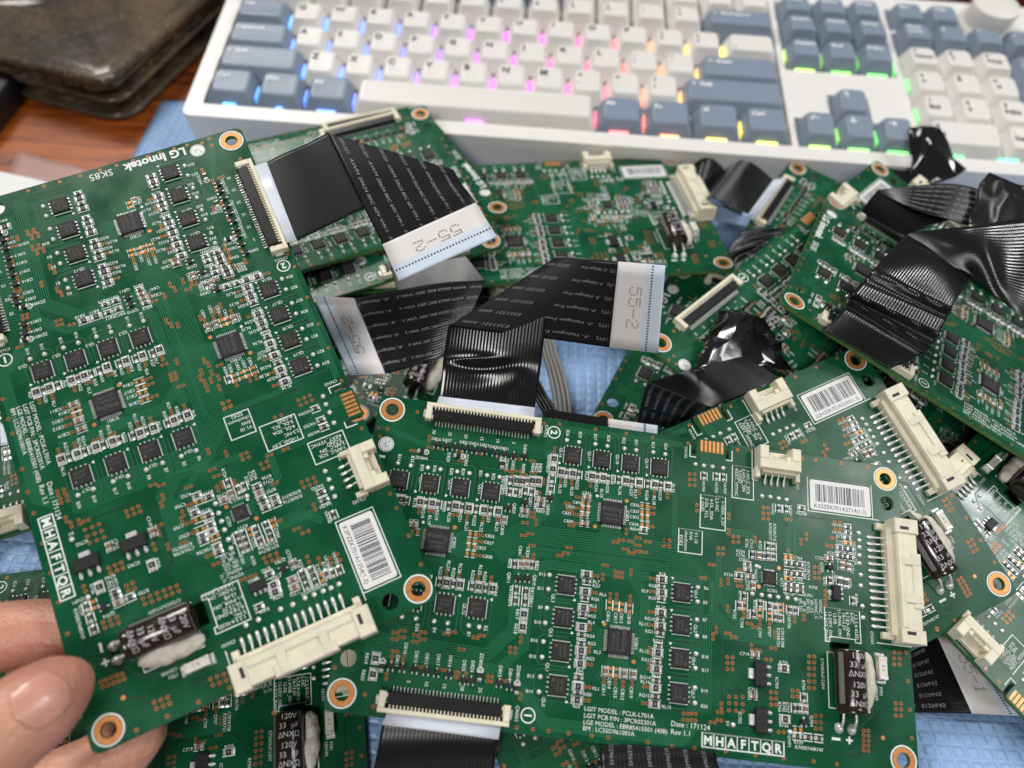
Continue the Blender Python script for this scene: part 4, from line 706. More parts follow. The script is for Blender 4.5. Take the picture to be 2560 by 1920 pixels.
# ------------------------------------------------------------------ boards
B_LABELS = {
 'A': ('green circuit board held up by the thumb, nearest the camera on the left', 'K3PZEK701A1354(1.3)'),
 'B': ('green circuit board lying in front with a wide white barcode and the date 171124', 'K32ZEK701A2714(1.3)'),
 'C': ('green board tilted under the right end of the front board, barcode slanting upward', 'JQHZEK701A5265(1.3)'),
 'D': ('green board at far right with the ribbed black ribbon folded across its face', 'K3PZEK701A2201(1.3)'),
 'E': ('green board at the back centre lying in front of the space bar, with brown capacitor', 'K32ZEK701A1187(1.3)'),
 'F': ('green board leaning on the keyboard edge behind the held board', 'K3PZEK701A0932(1.3)'),
 'G': ('green board directly underneath the one leaning on the keyboard edge', 'K32ZEK701A3320(1.3)'),
 'H': ('green board at the lower right edge with its cream socket beside the blue pad', 'JQHZEK701A4471(1.3)'),
 'I': ('green board under the fingers at bottom left, its capacitor beside thick white glue', 'K32ZEK701A2088(1.3)'),
 'L': ('shadowed green board at the left edge, cream socket peeking from under the held one', 'K3PZEK701A1550(1.3)'),
 'M': ('green board at right of centre with an empty slanted ribbon socket and crumpled black tape', 'K32ZEK701A2610(1.3)'),
 'N': ('green board at the back right whose ribbon loops up toward the keyboard', 'JQHZEK701A5102(1.3)'),
 'P': ('green board right of the bare blue patch, folded dark ribbon lying on it', 'JQHZEK701A5377(1.3)'),
 'Q': ('dark shadowed green board under the ribbon left of centre, black capacitor showing', 'K3PZEK701A1911(1.3)'),
}
for k, (lb, code) in B_LABELS.items(): board(k, lb, code)

# ------------------------------------------------------------------ ribbon cables
def crom(p, t):
    n = len(p) - 1
    if n == 1: return Vector(p[0]).lerp(Vector(p[1]), t)
    x = min(t*n, n - 1e-6); i = int(x); f = x - i
    P = [Vector(p[max(0, min(n, i + k))]) for k in (-1, 0, 1, 2)]
    return 0.5*((2*P[1]) + (P[2]-P[0])*f + (2*P[0]-5*P[1]+4*P[2]-P[3])*f*f + (3*P[1]-P[0]-3*P[2]+P[3])*f*f*f)
def surf(L, Rr, kind):
    def S0(u, v): return crom(L, v).lerp(crom(Rr, v), u)
    def nrm(u, v):
        e = 0.02; a = S0(min(1, u+e), v) - S0(max(0, u-e), v); b = S0(u, min(1, v+e)) - S0(u, max(0, v-e))
        n = a.cross(b); n.normalize()
        return n if n.dot(CAM_P - S0(u, v)) > 0 else -n
    def f(u, v):
        p = S0(u, v); h = 0.0
        if kind == 'strip_dent':
            d = math.exp(-(((u-.42)/.30)**2 + ((v-.36)/.13)**2)); h += -2.2*d + 1.3*math.exp(-(((u-.3)/.25)**2 + ((v-.5)/.06)**2)) + .9*math.exp(-(((u-.75)/.12)**2 + ((v-.22)/.12)**2))
        elif kind == 'strip_wave':
            h += 0.8*math.sin(v*13 + u*3.2) * math.sin(math.pi*u) + 0.6*math.sin(v*7 - u*4 + 1)
        elif kind == 'strip_step':
            for c in (.30, .55, .68): h += 1.5*math.exp(-((v - c - .05*u)/.022)**2) - .9*math.exp(-((v - c - .05 - .05*u)/.03)**2)
            h += 2.2*math.sin(math.pi*u)*math.exp(-((v-.12)/.12)**2)
        elif kind.startswith('strip'):
            h += 0.35*math.sin(v*7 + u*2.0) * math.sin(math.pi*v)
        return p + nrm(u, v)*h if h else p
    return f, nrm
def sheet(name, L, Rr, kind, mats, parent, nu=24, nv=48, th=0.3):
    f, nm = surf(L, Rr, kind)
    vs, fs = ngrid(nu, nv, lambda u, v: tuple(f(u, v)))
    q = MB(); q.add(vs, fs)
    if len(mats) > 1: q.m = [0 if (i // (nu-1)) < (nv-1)*.55 else 1 for i in range(len(fs))]
    me = q.mesh(name, mats, 60)
    uvl = me.uv_layers.new(name='UVMap')
    for lp in me.loops:
        i = lp.vertex_index; uvl.data[lp.index].uv = ((i % nu)/(nu-1), (i // nu)/(nv-1))
    o = obj(name, me, parent)
    md = o.modifiers.new('thick', 'SOLIDIFY'); md.thickness = th*S; md.offset = 0
    return o, f, nm
def print_on(name, f, nm, lines, m, parent, lift=0.28):
    """lines: (text, u, v0, size_u, flip, length scale) printed along v"""
    q = MB()
    for t, u0, v0, su, flip, lv, al in lines:
        vs, fs = text2d(t, su, 'r', al); out = []
        for a, b in vs:
            if flip: a, b = -a, -b
            uu = min(.995, max(.005, u0 + b)); vv = v0 + a*lv
            out.append((uu, vv))
        ok = [f_ for f_ in fs if all(0.0 < out[i][1] < 1.0 for i in f_)]
        if not ok: continue
        used = sorted({i for f_ in ok for i in f_}); ix = {i: k for k, i in enumerate(used)}
        q.add([tuple(f(*out[i]) + nm(*out[i])*lift) for i in used], [tuple(ix[i] for i in f_) for f_ in ok])
    if q.v: return obj(name, q.mesh(name, [m]), parent)
def dots_on(f, nm, parent, v0):
    q = MB()
    for k in range(31):
        u = .02 + .96*k/30
        q.add([tuple(f(u + du, v0 + dv) + nm(u, v0)*.28) for du, dv in ((-.007, -.022), (.007, -.022), (.007, .022), (-.007, .022))], [(0, 1, 2, 3)])
    return obj('dotted_line', q.mesh('dotted_line', ['ink']), parent)
R_LABELS = {
 'a': 'black ribbon from the held board, folded once, its white tab marked 55-2 upside down',
 'b': 'black Halogen Free ribbon rising from the front board, white tab 55-2 pointing right',
 'c': 'black ribbon left of centre with its white 55-2 tab tucked against the held board',
 'd': 'flat black ribbon with short white tab lying just behind the front board',
 'e': 'dark ribbon folded over beside the slanted board with gold contact fingers',
 'f': 'glossy black ribbon looping up from the back right board toward the keyboard',
 'g': 'black ribbon end lying against the keyboard front behind the cream socket',
 'h': 'black ribbon folded in a point over the top of the far right board',
 'i': 'wide ribbed black ribbon with bright creases draped across the far right board',
 'j': 'black ribbon leaving the front board toward the bottom of the picture',
 'k': 'printed black ribbon under the bottom edge of the front board',
 'l': 'ribbed black ribbon with a white 55-1 tab in the gap at lower right',
 'm': 'short black ribbon standing against the white keyboard front at right',
 'o': 'small ribbed black ribbon fold between the back boards, right of the brown capacitor',
 'n': 'white ribbon end poking in at the left edge below the held board',
}
DOTF = {'5': ['11111', '10000', '11110', '00001', '00001', '10001', '01110'], '2': ['01110', '10001', '00001', '00110', '01000', '10000', '11111'], '1': ['00100', '01100', '00100', '00100', '00100', '00100', '01110'], '-': ['00000', '00000', '00000', '11111', '00000', '00000', '00000']}
PR = 'E351321  AWM 20624 80C 60V VW-1   -F- Halogen Free   / FT2      E351321  AWM 20624'
for k, strips in RIB.items():
    root = empty('ribbon_cable', R_LABELS[k], 'ribbon cable', 'black flat ribbon cables of the boards')
    for kind, L, Rr in strips:
        if kind == 'stiff': sheet('stiffener', L, Rr, kind, ['stiff'], root, 4, 6, 0.35)
        elif kind == 'blue': sheet('blue_stiffener', L, Rr, kind, ['bluefilm'], root, 4, 6, 0.35)
        elif kind == 'tab':
            o, f, nm = sheet('end_tab', L, Rr, kind, ['tabw', 'tabb'], root, 8, 16, 0.35)
            dots_on(f, nm, o, 0.74)
            code = '55-1' if k == 'l' else '55-2'
            if k not in 'dn':
                q = MB(); fl = -1 if k == 'l' else 1
                for ci, c in enumerate(code):
                    for ry, row in enumerate(DOTF[c]):
                        for cx2, bit in enumerate(row):
                            if bit == '1':
                                a = (ci*6 + cx2 - 11)*.021; b = (3 - ry)*.026*1.5
                                u, v = 0.5 - fl*a, 0.42 + b
                                q.add([tuple(f(u + du, v + dv) + nm(u, v)*.3) for du, dv in ((-.0065, -.014), (.0065, -.014), (.0065, .014), (-.0065, .014))], [(0, 1, 2, 3)])
                obj('tab_print', q.mesh('tab_print', ['tabink']), o)
        else:
            shiny = kind in ('strip_wave', 'strip_step') or (k in 'cel' and kind == 'strip_text') or k in 'fe'
            o, f, nm = sheet('flat_strip', L, Rr, kind, ['ribbon_shiny' if shiny else 'ribbon_mid' if kind == 'strip_dent' else 'ribbon_flat' if k in 'ab' else 'ribbon'], root, 30, 70)
            if kind == 'strip_text':
                ln = [( (crom(L, 1) - crom(L, 0)).length + (crom(Rr, 1) - crom(Rr, 0)).length)/2][0]
                wd = ((crom(L, .5) - crom(Rr, .5)).length); ncol = 6 if k != 'd' else 2
                txt = {'b': '/ FT2   -F- Halogen Free            E351321  AWM', 'd': 'E129645  AWM 264', 'k': 'E129645   E129645   E129645', 'l': 'E129645   E129645'}.get(k, PR)
                lines = []
                for i in range(ncol):
                    u = (i + .6)/ncol*.96
                    lines.append((txt, u, .97 if k in 'b' else .03, 1.15/wd, k in 'b', wd/ln, 'l'))
                print_on('ribbon_print', f, nm, lines, 'rprint', o)

# crumpled black tape
def crumple(pts, label, seed, amp=2.2, m='foil', G=7, soft=False):
    rnd = random.Random(seed); n = len(pts)
    cn = [Vector(pts[i]) for i in (0, n//4, n//2, (3*n)//4)] if n > 4 else [Vector(q) for q in pts]
    bm = bmesh.new(); gv = []
    for j in range(G + 1):
        row = []
        for i in range(G + 1):
            u, v = i/G, j/G
            p_ = cn[0].lerp(cn[1], u).lerp(cn[3].lerp(cn[2], u), v)
            edge = 1 if 0 < i < G and 0 < j < G else .5
            p_ += Vector((rnd.uniform(-1, 1)*1.5, rnd.uniform(-1, 1)*1.5, (rnd.uniform(-1, 1) + 1.2*math.sin(u*5 + seed)*math.cos(v*4 + seed) + .8*math.sin(math.pi*u)*math.sin(math.pi*v)*1.5)*amp*edge))
            row.append(bm.verts.new(p_))
        gv.append(row)
    for j in range(G):
        for i in range(G):
            a, b, c, d = gv[j][i], gv[j][i+1], gv[j+1][i+1], gv[j+1][i]
            if not soft and rnd.random() < .03 and (i in (0, G-1) or j in (0, G-1)): continue
            if rnd.random() < .5: bm.faces.new((a, b, c)); bm.faces.new((a, c, d))
            else: bm.faces.new((a, b, d)); bm.faces.new((b, c, d))
    cl = bm.edges.layers.float.new('crease_edge')
    for e_ in bm.edges: e_[cl] = rnd.choice((0, 0, .5, .8)) if not e_.is_boundary else 1.0
    for v in bm.verts: v.co *= S
    bmesh.ops.recalc_face_normals(bm, faces=bm.faces)
    me = bpy.data.meshes.new('black_tape'); bm.to_mesh(me); bm.free(); me.materials.append(M[m])
    me.polygons.foreach_set('use_smooth', [True]*len(me.polygons)); me.update()
    if not soft: me.set_sharp_from_angle(angle=R(24))
    o = obj('black_tape', me)
    if soft: sd = o.modifiers.new('smooth', 'SUBSURF'); sd.levels = sd.render_levels = 2
    md = o.modifiers.new('thick', 'SOLIDIFY'); md.thickness = .35*S
    return tag(o, label, 'tape')
crumple(CRUM['on_m'], 'crumpled glossy black tape with white reflections beside the empty ribbon socket', 3, 1.9)
crumple(CRUM['on_kb'], 'crumpled black tape standing against the right arrow key', 5, 1.5, 'foil', 4, True)
crumple(CRUM['right'], 'creased dull black tape piece at the far right below the keyboard', 11, 1.1, 'latch', 4, True)

# loose wires in the gap
def tube(pts, r, n=8, seg=24):
    q = MB(); rings = []
    for i in range(seg + 1):
        t = i/seg; p = crom(pts, t); d = (crom(pts, min(1, t+.02)) - crom(pts, max(0, t-.02))).normalized()
        a = d.cross(Vector((0, 0, 1))).normalized(); b = a.cross(d)
        rings.append([tuple(p + a*r*math.cos(2*math.pi*k/n) + b*r*math.sin(2*math.pi*k/n)) for k in range(n)])
    q.rings(rings); return q
wr = empty('wire_bundle', 'bundle of thin grey wires crossing the blue patch behind the front board', 'wires')
for k in range(8):
    dx = (k % 4)*1.45 - 2.2; dz = 1.2*(k // 4)
    pts = [(22 + dx*.7, -112, 12 + dz), (28 + dx, -124.1, 11 + dz), (30.5 + dx*1.1, -133.5, 11 + dz), (34 + dx*1.2, -146, 10 + dz), (36 + dx*1.2, -161, 10 + dz), (36 + dx, -185, 10 + dz)]
    obj('wire', tube(pts, 0.72).mesh('wire', ['wiregrey'], 80), wr)
wb = empty('black_wire_bundle', 'few black wires beside the upright ribbon behind the front board', 'wires')
for k in range(4):
    pts = [(20 + 1.4*k, -148, 18), (23.5 + 1.5*k, -159.5, 22), (26.2 + 1.5*k, -165, 23), (29.5 + 1.4*k, -172, 23), (34 + 1.4*k, -182, 20)]
    obj('wire', tube(pts, 0.7).mesh('wire', ['wireblack'], 80), wb)

# ------------------------------------------------------------------ keyboard
KU = 19.05
kb = empty('keyboard', 'white full size keyboard with blue grey keys and rainbow backlight', 'keyboard')
kb.location = (0, 0, 0.022); kb.rotation_euler = (R(6), 0, 0)
def kx(u): return (u - 7.5)*KU
def ky(r): return (5 - r)*KU
KR = 22.5
outer = rrect(kx(0) - 9, kx(KR) + 9, -9.5, ky(-1) + 12, 4)
g_ = 0.9
def well(u0, u1, r0, r1): return rrect(kx(u0) - g_, kx(u1) + g_, ky(r1) - g_, ky(r0) + g_, 1.2, 3)
upw = [(kx(15.25) - g_, ky(5) - g_), (kx(18.25) + g_, ky(5) - g_), (kx(18.25) + g_, ky(4) + g_), (kx(17.25) + g_, ky(4) + g_), (kx(17.25) + g_, ky(3) + g_), (kx(16.25) - g_, ky(3) + g_), (kx(16.25) - g_, ky(4) + g_), (kx(15.25) - g_, ky(4) + g_)]
me = curve_plate('top_frame', outer, [well(0, 15, -1, 5), well(15.25, 18.25, -1, 2), upw, well(18.5, 22.5, 0, 5), well(18.5, 20.5, -1, 0)], -3.0, 2.2)
me.materials.append(M['kcase']); obj('top_frame', me, kb)
q = MB()
oc = rrect(kx(0) - 9, kx(KR) + 9, -9.5, ky(-1) + 12, 4); oi = rrect(kx(0) - 8, kx(KR) + 8, -8.2, ky(-1) + 11, 4)
q.rings([[(x, y, -21 - 0.105*y) for x, y in oi], [(x, y, -3.01) for x, y in oc]])
obj('lower_case', q.mesh('lower_case', ['kcase'], 40), kb)
q = MB(); q.box(kx(0) - 1, kx(KR) + 1, -1, ky(-1) + 1, -2.99, -1.2); obj('switch_plate', q.mesh('switch_plate', ['plate']), kb)
kmesh = {}
def keymesh(w, colr, prof):
    kk = (w, colr, prof)
    if kk in kmesh: return kmesh[kk]
    q = MB(); hw = w*KU/2 - .45; hd = KU/2 - .45
    tw = hw - 2.9; zt, tilt, yo = prof
    def ring(a, b, yc, z, tl, r):
        return [(x, y + yc, z + tl*y) for x, y in rrect(-a, a, -b, b, r, 4)]
    q.rings([ring(hw, hd, 0, 0.2, 0, 1.0), ring(hw - .5, hd - .4, 0.1, 2.0, 0, 1.3), ring(tw + .5, 7.2, yo, zt - 1.2, tilt, 2.2), ring(tw, 6.8, yo, zt - .25, tilt, 2.3), ring(tw - .6, 6.2, yo, zt, tilt, 2.2),
             ring(max(.4, tw - 2.5), 4.5, yo, zt - .22, tilt, .39), ring(max(.2, tw - 4.2), 2.2, yo, zt - .32, tilt, .19)], cap0=False)
    kmesh[kk] = q.mesh('keycap', [colr], 42); return kmesh[kk]
PROF = {-1: (8.6, -.06, 1.0), 0: (9.6, -.10, 1.2), 1: (8.4, -.05, 1.2), 2: (7.6, .03, 1.2), 3: (7.8, .09, 1.0), 4: (7.8, .11, 1.0)}
def key(u, r, w, label, blue=False, h=1):
    zt, tilt, yo = PROF[r]
    me = keymesh(w, 'kblue' if blue else 'kwhite', PROF[r])
    o = obj('keycap', me, kb, (kx(u + w/2), ky(r + .5), 0))
    if h == 2: o.scale = (1, 2.05, 1); o.location.y = ky(r + 1)*S
    if label:
        q = MB(); sz = 3.6 if len(label) == 1 else 2.6
        x0 = -w*KU/2 + 4.4; lines = label.split('|')
        for i, t in enumerate(lines):
            yy = yo + 3.6 - 4.2*i if len(lines) > 1 else yo + 3.2
            put_text(q, t, x0, yy, 0, 0, sz, 0, key='k', align='l')
        q.v = [(a, b, zt + tilt*(b - yo) + .05 - .0*a) for a, b, c in q.v]
        obj('legend', q.mesh('legend', ['klight' if blue else 'kink']), o)
    return o
rows = {
 -1: [('Esc', 1, 0)] + [('F%d' % (i+1), 1, 5 <= i + 1 <= 8) for i in range(12)] + [('Ins', 1, 0), ('Del', 1, 0)],
 0: [('~|`', 1, 0)] + [(a, 1, 0) for a in ('!|1', '@|2', '#|3', '$|4', '%|5', '^|6', '&|7', '*|8', '(|9', ')|0', '_|-', '+|=')] + [('\u2190 Backspace', 2, 1)],
 1: [('Tab', 1.5, 1)] + [(a, 1, 0) for a in 'QWERTYUIOP'] + [('{|[', 1, 0), ('}|]', 1, 0), ('||\\', 1.5, 0)],
 2: [('CapsLock', 1.75, 1)] + [(a, 1, 0) for a in 'ASDFGHJKL'] + [(':|;', 1, 0), ('"|\'', 1, 0), ('\u2190 Enter', 2.25, 1)],
 3: [('\u2191 Shift', 2.25, 1)] + [(a, 1, 0) for a in 'ZXCVBNM'] + [('<|,', 1, 0), ('>|.', 1, 0), ('?|/', 1, 0), ('\u2191 Shift', 2.75, 1)],
 4: [('Ctrl', 1.25, 1), ('Win', 1.25, 1), ('Alt', 1.25, 1), ('', 6.25, 0), ('Alt', 1.25, 1), ('Fn', 1.25, 1), ('=', 1.25, 1), ('Ctrl', 1.25, 1)],
}
def hue(u):
    st = [(0, (0.0, .55, 1)), (2, (.03, .22, 1)), (4.5, (.10, .16, 1)), (6, (.42, .08, 1)), (7.5, (.95, .07, .95)), (9.3, (1, .05, .35)), (10.6, (1, .09, .10)), (12, (1, .28, .06)), (13.6, (1, .75, .04)), (15.5, (.55, 1, .03)), (17, (.12, 1, .04)), (18.6, (.05, 1, .10)), (20.5, (.05, 1, .55)), (23, (0, .8, .9))]
    for (a, ca), (b, cb) in zip(st, st[1:]):
        if u <= b:
            t = max(0, (u - a)/(b - a)); return tuple(ca[i]*(1-t) + cb[i]*t for i in range(3))
    return st[-1][1]
ledm = {}
def led(u, r, vertical, strength, w=8.5):
    hk = (round(u*2)/2, strength)
    if hk not in ledm:
        M['led%s' % (hk,)] = mat('backlight', (0.6, 0.6, 0.6), 0.5, emit=hue(u), estr=strength); ledm[hk] = 'led%s' % (hk,)
    q = MB()
    if vertical: q.box(-.40, .40, -5.0, 3.6, -1.2, 3.2, 0, .1)
    else: q.box(-w/2, w/2, -.45, .45, -1.2, 2.45, 0, .05)
    obj('backlight_led', q.mesh('backlight_led', [ledm[hk]]), kb, (kx(u), ky(r), 0))
for r, lst in rows.items():
    u = 0.0
    for i, (t, w, bl) in enumerate(lst):
        key(u, r, w, t, bool(bl)); u += w
        if i < len(lst) - 1 and r in (1, 2, 3): led(u, r + .5, True, 2.2 if r != 2 else 1.4)
for u, w in ((.625, 6), (1.9, 3), (3.1, 9), (6.9, 8), (10.6, 9), (11.9, 9), (13.1, 10), (14.4, 10)): led(u, 5.0, False, 3.2, w)
for u in (1.25, 2.5, 3.75, 10, 11.25, 13.75): led(u, 4.5, True, 1.3)
for i in range(3):
    led(15.75 + i, 2.0, False, 2.2, 10); led(15.75 + i, 5.0, False, 2.2, 10)
for u in (16.25, 17.25): led(u, 1.5, True, .5); led(u, 4.5, True, .8)
led(18.25, 1.6, True, .9); led(15.25, 1.4, True, .8); led(18.5, 3.5, True, .9); led(18.5, 2.3, True, .8)
for u in (19.2, 20.6, 21.9): led(u, 5.0, False, 2.0, 9)
for i, ts in enumerate((('PrtSc', 'ScrLk', 'Pause'), ('Insert', 'Home', 'PgUp'), ('Delete', 'End', 'PgDn'))):
    for j, t in enumerate(ts): key(15.25 + j, i - 1, 1, t, True)
key(16.25, 3, 1, '\u2191', True)
for j, t in enumerate('\u2190\u2193\u2192'): key(15.25 + j, 4, 1, t, True)
for j, t in enumerate(('Esc', 'Calc')): key(18.5 + j, -1, 1, t, True)
for j, t in enumerate(('Num|Lock', '/', '*', '-')): key(18.5 + j, 0, 1, t, True)
for i, ts in enumerate((('7|Home', '8|\u2191', '9|PgUp'), ('4|\u2190', '5', '6|\u2192'), ('1|End', '2|\u2193', '3|PgDn'))):
    for j, t in enumerate(ts): key(18.5 + j, 1 + i, 1, t)
key(18.5, 4, 2, '0|Ins'); key(20.5, 4, 1, '.|Del')
key(21.5, 1, 1, '+', True, 2); key(21.5, 3, 1, 'Enter', True, 2)
q = MB(); n = 40; cx_, cy_ = kx(21.35), ky(-.62)
q.rings([[(cx_ + r*math.cos(2*math.pi*k/n), cy_ + r*math.sin(2*math.pi*k/n), z) for k in range(n)] for r, z in ((15, 2.2), (15, 3.4), (12.5, 3.5), (12.5, 14.0), (12.2, 14.8), (11.4, 15.2))])
obj('volume_knob', q.mesh('volume_knob', ['kwhite'], 35), kb)

# ------------------------------------------------------------------ wallet
def leather():
    m = mat('worn_leather', (0.06, 0.035, 0.018), 0.30, coat=0.5, coat_rough=0.16)
    nt = m.node_tree; p = nt.nodes['Principled BSDF']
    tc = nt.nodes.new('ShaderNodeTexCoord')
    n = nt.nodes.new('ShaderNodeTexNoise'); n.inputs['Scale'].default_value = 28; n.inputs['Detail'].default_value = 7; n.inputs['Roughness'].default_value = .6
    nt.links.new(tc.outputs['Object'], n.inputs['Vector'])
    r = nt.nodes.new('ShaderNodeValToRGB'); e = r.color_ramp.elements
    e[0].position = .34; e[0].color = (0.020, 0.014, 0.011, 1); e[1].position = .7; e[1].color = (0.130, 0.080, 0.036, 1)
    nt.links.new(n.outputs['Fac'], r.inputs['Fac']); nt.links.new(r.outputs['Color'], p.inputs['Base Color'])
    v = nt.nodes.new('ShaderNodeTexVoronoi'); v.inputs['Scale'].default_value = 900
    n3 = nt.nodes.new('ShaderNodeTexNoise'); n3.inputs['Scale'].default_value = 35; n3.inputs['Detail'].default_value = 3
    for t in (v, n3): nt.links.new(tc.outputs['Object'], t.inputs['Vector'])
    ad = nt.nodes.new('ShaderNodeMath'); ad.operation = 'MULTIPLY_ADD'; ad.inputs[1].default_value = 14
    nt.links.new(n3.outputs['Fac'], ad.inputs[0]); nt.links.new(v.outputs['Distance'], ad.inputs[2])
    b = nt.nodes.new('ShaderNodeBump'); b.inputs['Strength'].default_value = 1.0; b.inputs['Distance'].default_value = .0009
    nt.links.new(ad.outputs[0], b.inputs['Height']); nt.links.new(b.outputs['Normal'], p.inputs['Normal'])
    return m
M['leather'] = leather(); M['leather_in'] = mat('leather_inner', (0.06, 0.038, 0.02), 0.55, var=.4, vscale=120, bump=.3, bscale=300)
M['stitch'] = mat('stitching', (0.10, 0.06, 0.035), 0.7)
wl = empty('wallet', 'worn brown leather bifold wallet stuffed thick, left of the keyboard', 'wallet')
wl.location = (-0.194, 0.012, 0.0); wl.rotation_euler = (0, 0, R(-15))
# local: x negative to the left (width 118), y away (depth 112)
def flap(name, z0, z1, th, x0, x1, y0, y1, bul, m, wob=1.0, rad=9):
    def top(x, y):
        u = (x - x0)/(x1 - x0); v = (y - y0)/(y1 - y0)
        d = bul*math.sin(math.pi*min(1, max(0, u)))**.6*math.sin(math.pi*min(1, max(0, v)))**.6
        return z0 + (z1 - z0)*v + d + wob*(.9*math.sin(u*7 + v*4 + z0) * (.4 + .6*v) + .6*math.sin(v*11 + 3*u + z0*2)) - 2.0*wob*math.exp(-((u - .25 - .4*v)/.05)**2)*(z0 > 20)
    q = MB(); rings = []
    out = rrect(x0, x1, y0, y1, rad, 6); cxm, cym = (x0 + x1)/2, (y0 + y1)/2
    def sc(k): return [(cxm + (x - cxm)*k, cym + (y - cym)*k) for x, y in out]
    for k, dz in ((.985, -th), (1.0, -th*.6), (1.0, -th*.35), (.988, -th*.05), (.975, 0), (.955, -.25), (.93, .1), (.85, .15), (.7, .1), (.5, .1), (.3, 0), (.1, 0)):
        rings.append([(x, y, top(x, y) + dz) for x, y in sc(k)])
    q.rings(rings); return obj(name, q.mesh(name, [m], 55), wl)
flap('bottom_cover', 4.4, 4.4, 3.8, -122, 4, -3, 116, .4, 'leather', .25, rad=14)
flap('inner_leaf', 8.4, 10.0, 2.6, -120, -2, 2.5, 114, .4, 'leather_in', .3, rad=5)
flap('inner_leaf', 12.4, 14.6, 3.4, -121, 1.5, -1.5, 113, .5, 'leather', .4, rad=10)
flap('inner_leaf', 15.4, 17.4, 1.6, -119, -6, 2.0, 112, .4, 'leather_in', .4, rad=4)
flap('inner_leaf', 19.2, 21.5, 3.2, -119, -1.0, 0.0, 112, .6, 'leather', .5, rad=7)
flap('top_cover', 24.4, 27.5, 4.6, -122, 2, -3.5, 114, 7.0, 'leather', 2.1, rad=6)
for k in range(5):
    q = MB(); q.cbox(-62 + 11*k, -53 + 11*k, .4 - .1*k, 3, 15.3, 16.6 + .2*k, 0, .3); obj('card_pocket', q.mesh('card_pocket', ['leather_in']), wl)
q = MB()
for k in range(30):
    x = -116 + 3.8*k
    if x < -4: q.box(x, x + 2.3, 2.6, 3.0, 23.8, 24.8)
for k in range(27):
    y = 6 + 3.9*k; q.box(-4.6, -4.2, y, y + 2.4, 24 + y*.03, 26 + y*.03)
obj('stitching', q.mesh('stitching', ['stitch']), wl, kind='stuff')

# ------------------------------------------------------------------ other small things round the edges
q = MB(); q.rings([[(x, y, z) for x, y in rrect(-330 + i, -251 - i, -12 + i, 30 - i, 8, 5)] for z, i in ((0, 1), (2, 0), (12, 0), (14, 1.5))])
tag(obj('black_case', q.mesh('black_case', ['blackbox'], 40)), 'black object at the left edge under the wallet corner', 'case')
q = MB(); q.add([(-262, -30, 1.5), (-204, -44, 4), (-205, -66, 6), (-222, -84, 7), (-262, -96, 6), (-240, -60, 6)], [(0, 5, 1), (1, 5, 2), (2, 5, 3), (3, 5, 4), (4, 5, 0)])
o = obj('paper_sheet', q.mesh('paper_sheet', ['paper'])); md = o.modifiers.new('thick', 'SOLIDIFY'); md.thickness = .0004
tag(o, 'white paper on the desk behind the top left edge of the held board', 'paper')
q = MB(); vs, fs = ngrid(10, 6, lambda u, v: tuple(Vector(bilin([(-233, -40, .6), (-192, -38, .6), (-196, -29, .6), (-237, -17, .6)], u, v)) + Vector((0, 0, .4*math.sin(u*6 + v*3)))))
q.add(vs, fs); o = obj('tape_strip', q.mesh('tape_strip', ['tape'], 80)); md = o.modifiers.new('thick', 'SOLIDIFY'); md.thickness = .0002
tag(o, 'pinkish clear tape stuck to the wooden desk near the wallet', 'tape')
q = MB(); q.cbox(250, 420, 186, 250, 0, 26, 0, 3); tag(obj('red_box', q.mesh('red_box', ['red'])), 'dark red thing behind the keyboard at top right corner', 'box')

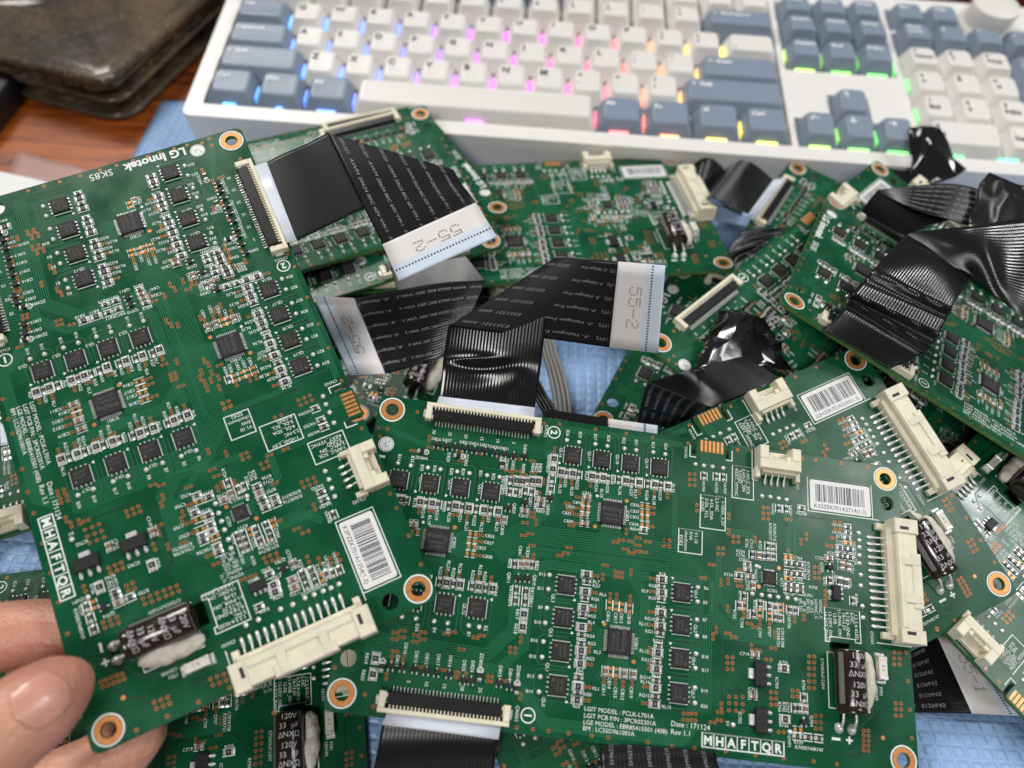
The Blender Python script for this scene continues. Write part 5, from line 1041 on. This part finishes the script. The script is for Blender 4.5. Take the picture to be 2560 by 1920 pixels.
# ------------------------------------------------------------------ hand
def blob(pts):
    """tapered limb: spheres strewn along a chain of (x, y, z, radius)"""
    out = []
    for a, b in zip(pts, pts[1:]):
        d = Vector(b[:3]) - Vector(a[:3]); n = max(2, int(d.length/2.0))
        for k in range(n + 1):
            t = k/n; p = Vector(a[:3]) + d*t; out.append((p, a[3]*(1-t) + b[3]*t))
    return out
chains = [
 [(-86.6, -281.6, 56.2, 6.2), (-88.2, -284.6, 58.0, 8.8), (-90.2, -289.0, 60.0, 10.5), (-95.2, -296.0, 61.5, 11.0), (-102.5, -303.5, 61, 11.2), (-114, -313.5, 58, 12.5), (-127, -330, 52, 15.0), (-140, -345, 48, 18)],
 [(-92, -263.5, 38.5, 7.2), (-99, -263.5, 38.0, 8.6), (-110, -264.5, 37.5, 9.6), (-118, -266.5, 38.0, 9.8), (-132, -272, 40, 9.8), (-143, -284, 42, 11), (-146, -300, 44, 13), (-142, -330, 46, 17)],
 [(-76, -286.0, 29.5, 6.8), (-79, -289.5, 29, 8.2), (-85, -295.5, 28, 9.4), (-98, -303, 29, 9.6), (-114, -309, 33, 9.8), (-128, -318, 38, 11), (-140, -335, 44, 16)],
 [(-85, -304, 20, 7.5), (-95, -310, 20, 8.8), (-112, -318, 24, 9.4), (-128, -326, 32, 11), (-140, -340, 42, 16)],
 [(-140, -330, 46, 17), (-150, -350, 46, 20), (-165, -385, 46, 24), (-180, -420, 46, 26)],
]
bm = bmesh.new()
for ch in chains:
    for p, r in blob(ch):
        bmesh.ops.create_icosphere(bm, subdivisions=2, radius=r*S, matrix=Matrix.Translation(p*S))
me = bpy.data.meshes.new('hand_raw'); bm.to_mesh(me); bm.free()
ho = bpy.data.objects.new('hand_raw', me); COL.objects.link(ho)
rm = ho.modifiers.new('skin', 'REMESH'); rm.mode = 'VOXEL'; rm.voxel_size = 0.0011; rm.use_smooth_shade = True
s1 = ho.modifiers.new('s', 'SMOOTH'); s1.factor = 0.6; s1.iterations = 14
hm = eval_mesh(ho, 'hand'); bpy.data.objects.remove(ho)
hm.materials.clear(); hm.materials.append(M['skin']); hm.polygons.foreach_set('use_smooth', [True]*len(hm.polygons))
hand = obj('person', hm)
tag(hand, 'left hand of a person pinching the held board between thumb and fingers', 'hand')
# thumb nail: a curved plate lying on the back of the thumb
tipd = (Vector((-86.6, -281.6, 56.2)) - Vector((-95.2, -296.0, 61.5))).normalized()
nn = Vector((0.30, -0.35, 0.90)); nn = (nn - tipd*nn.dot(tipd)).normalized(); ss = tipd.cross(nn)
nc = Vector((-90.8, -289.1, 60.4))
def nailfn(u, v):
    a = (u - .5)*2; b = (v - .5)*2
    k = 1 - .10*abs(b)**3
    th = a*.60*k
    L_ = 1.6 + 7.4*b - 2.4*(a*a)*(1 if b > 0 else -1)*abs(b)
    return tuple(nc + tipd*L_ + ss*(13*math.sin(th)) + nn*(13*math.cos(th)))
vs, fs = ngrid(17, 17, nailfn); q = MB(); q.add(vs, fs)
no = obj('thumb_nail', q.mesh('thumb_nail', ['nail'], 80), hand); sw = no.modifiers.new('fit', 'SHRINKWRAP'); sw.target = hand; sw.wrap_method = 'NEAREST_SURFACEPOINT'; sw.wrap_mode = 'OUTSIDE_SURFACE'; sw.offset = .0001
md = no.modifiers.new('thick', 'SOLIDIFY'); md.thickness = .0005; md.offset = 0
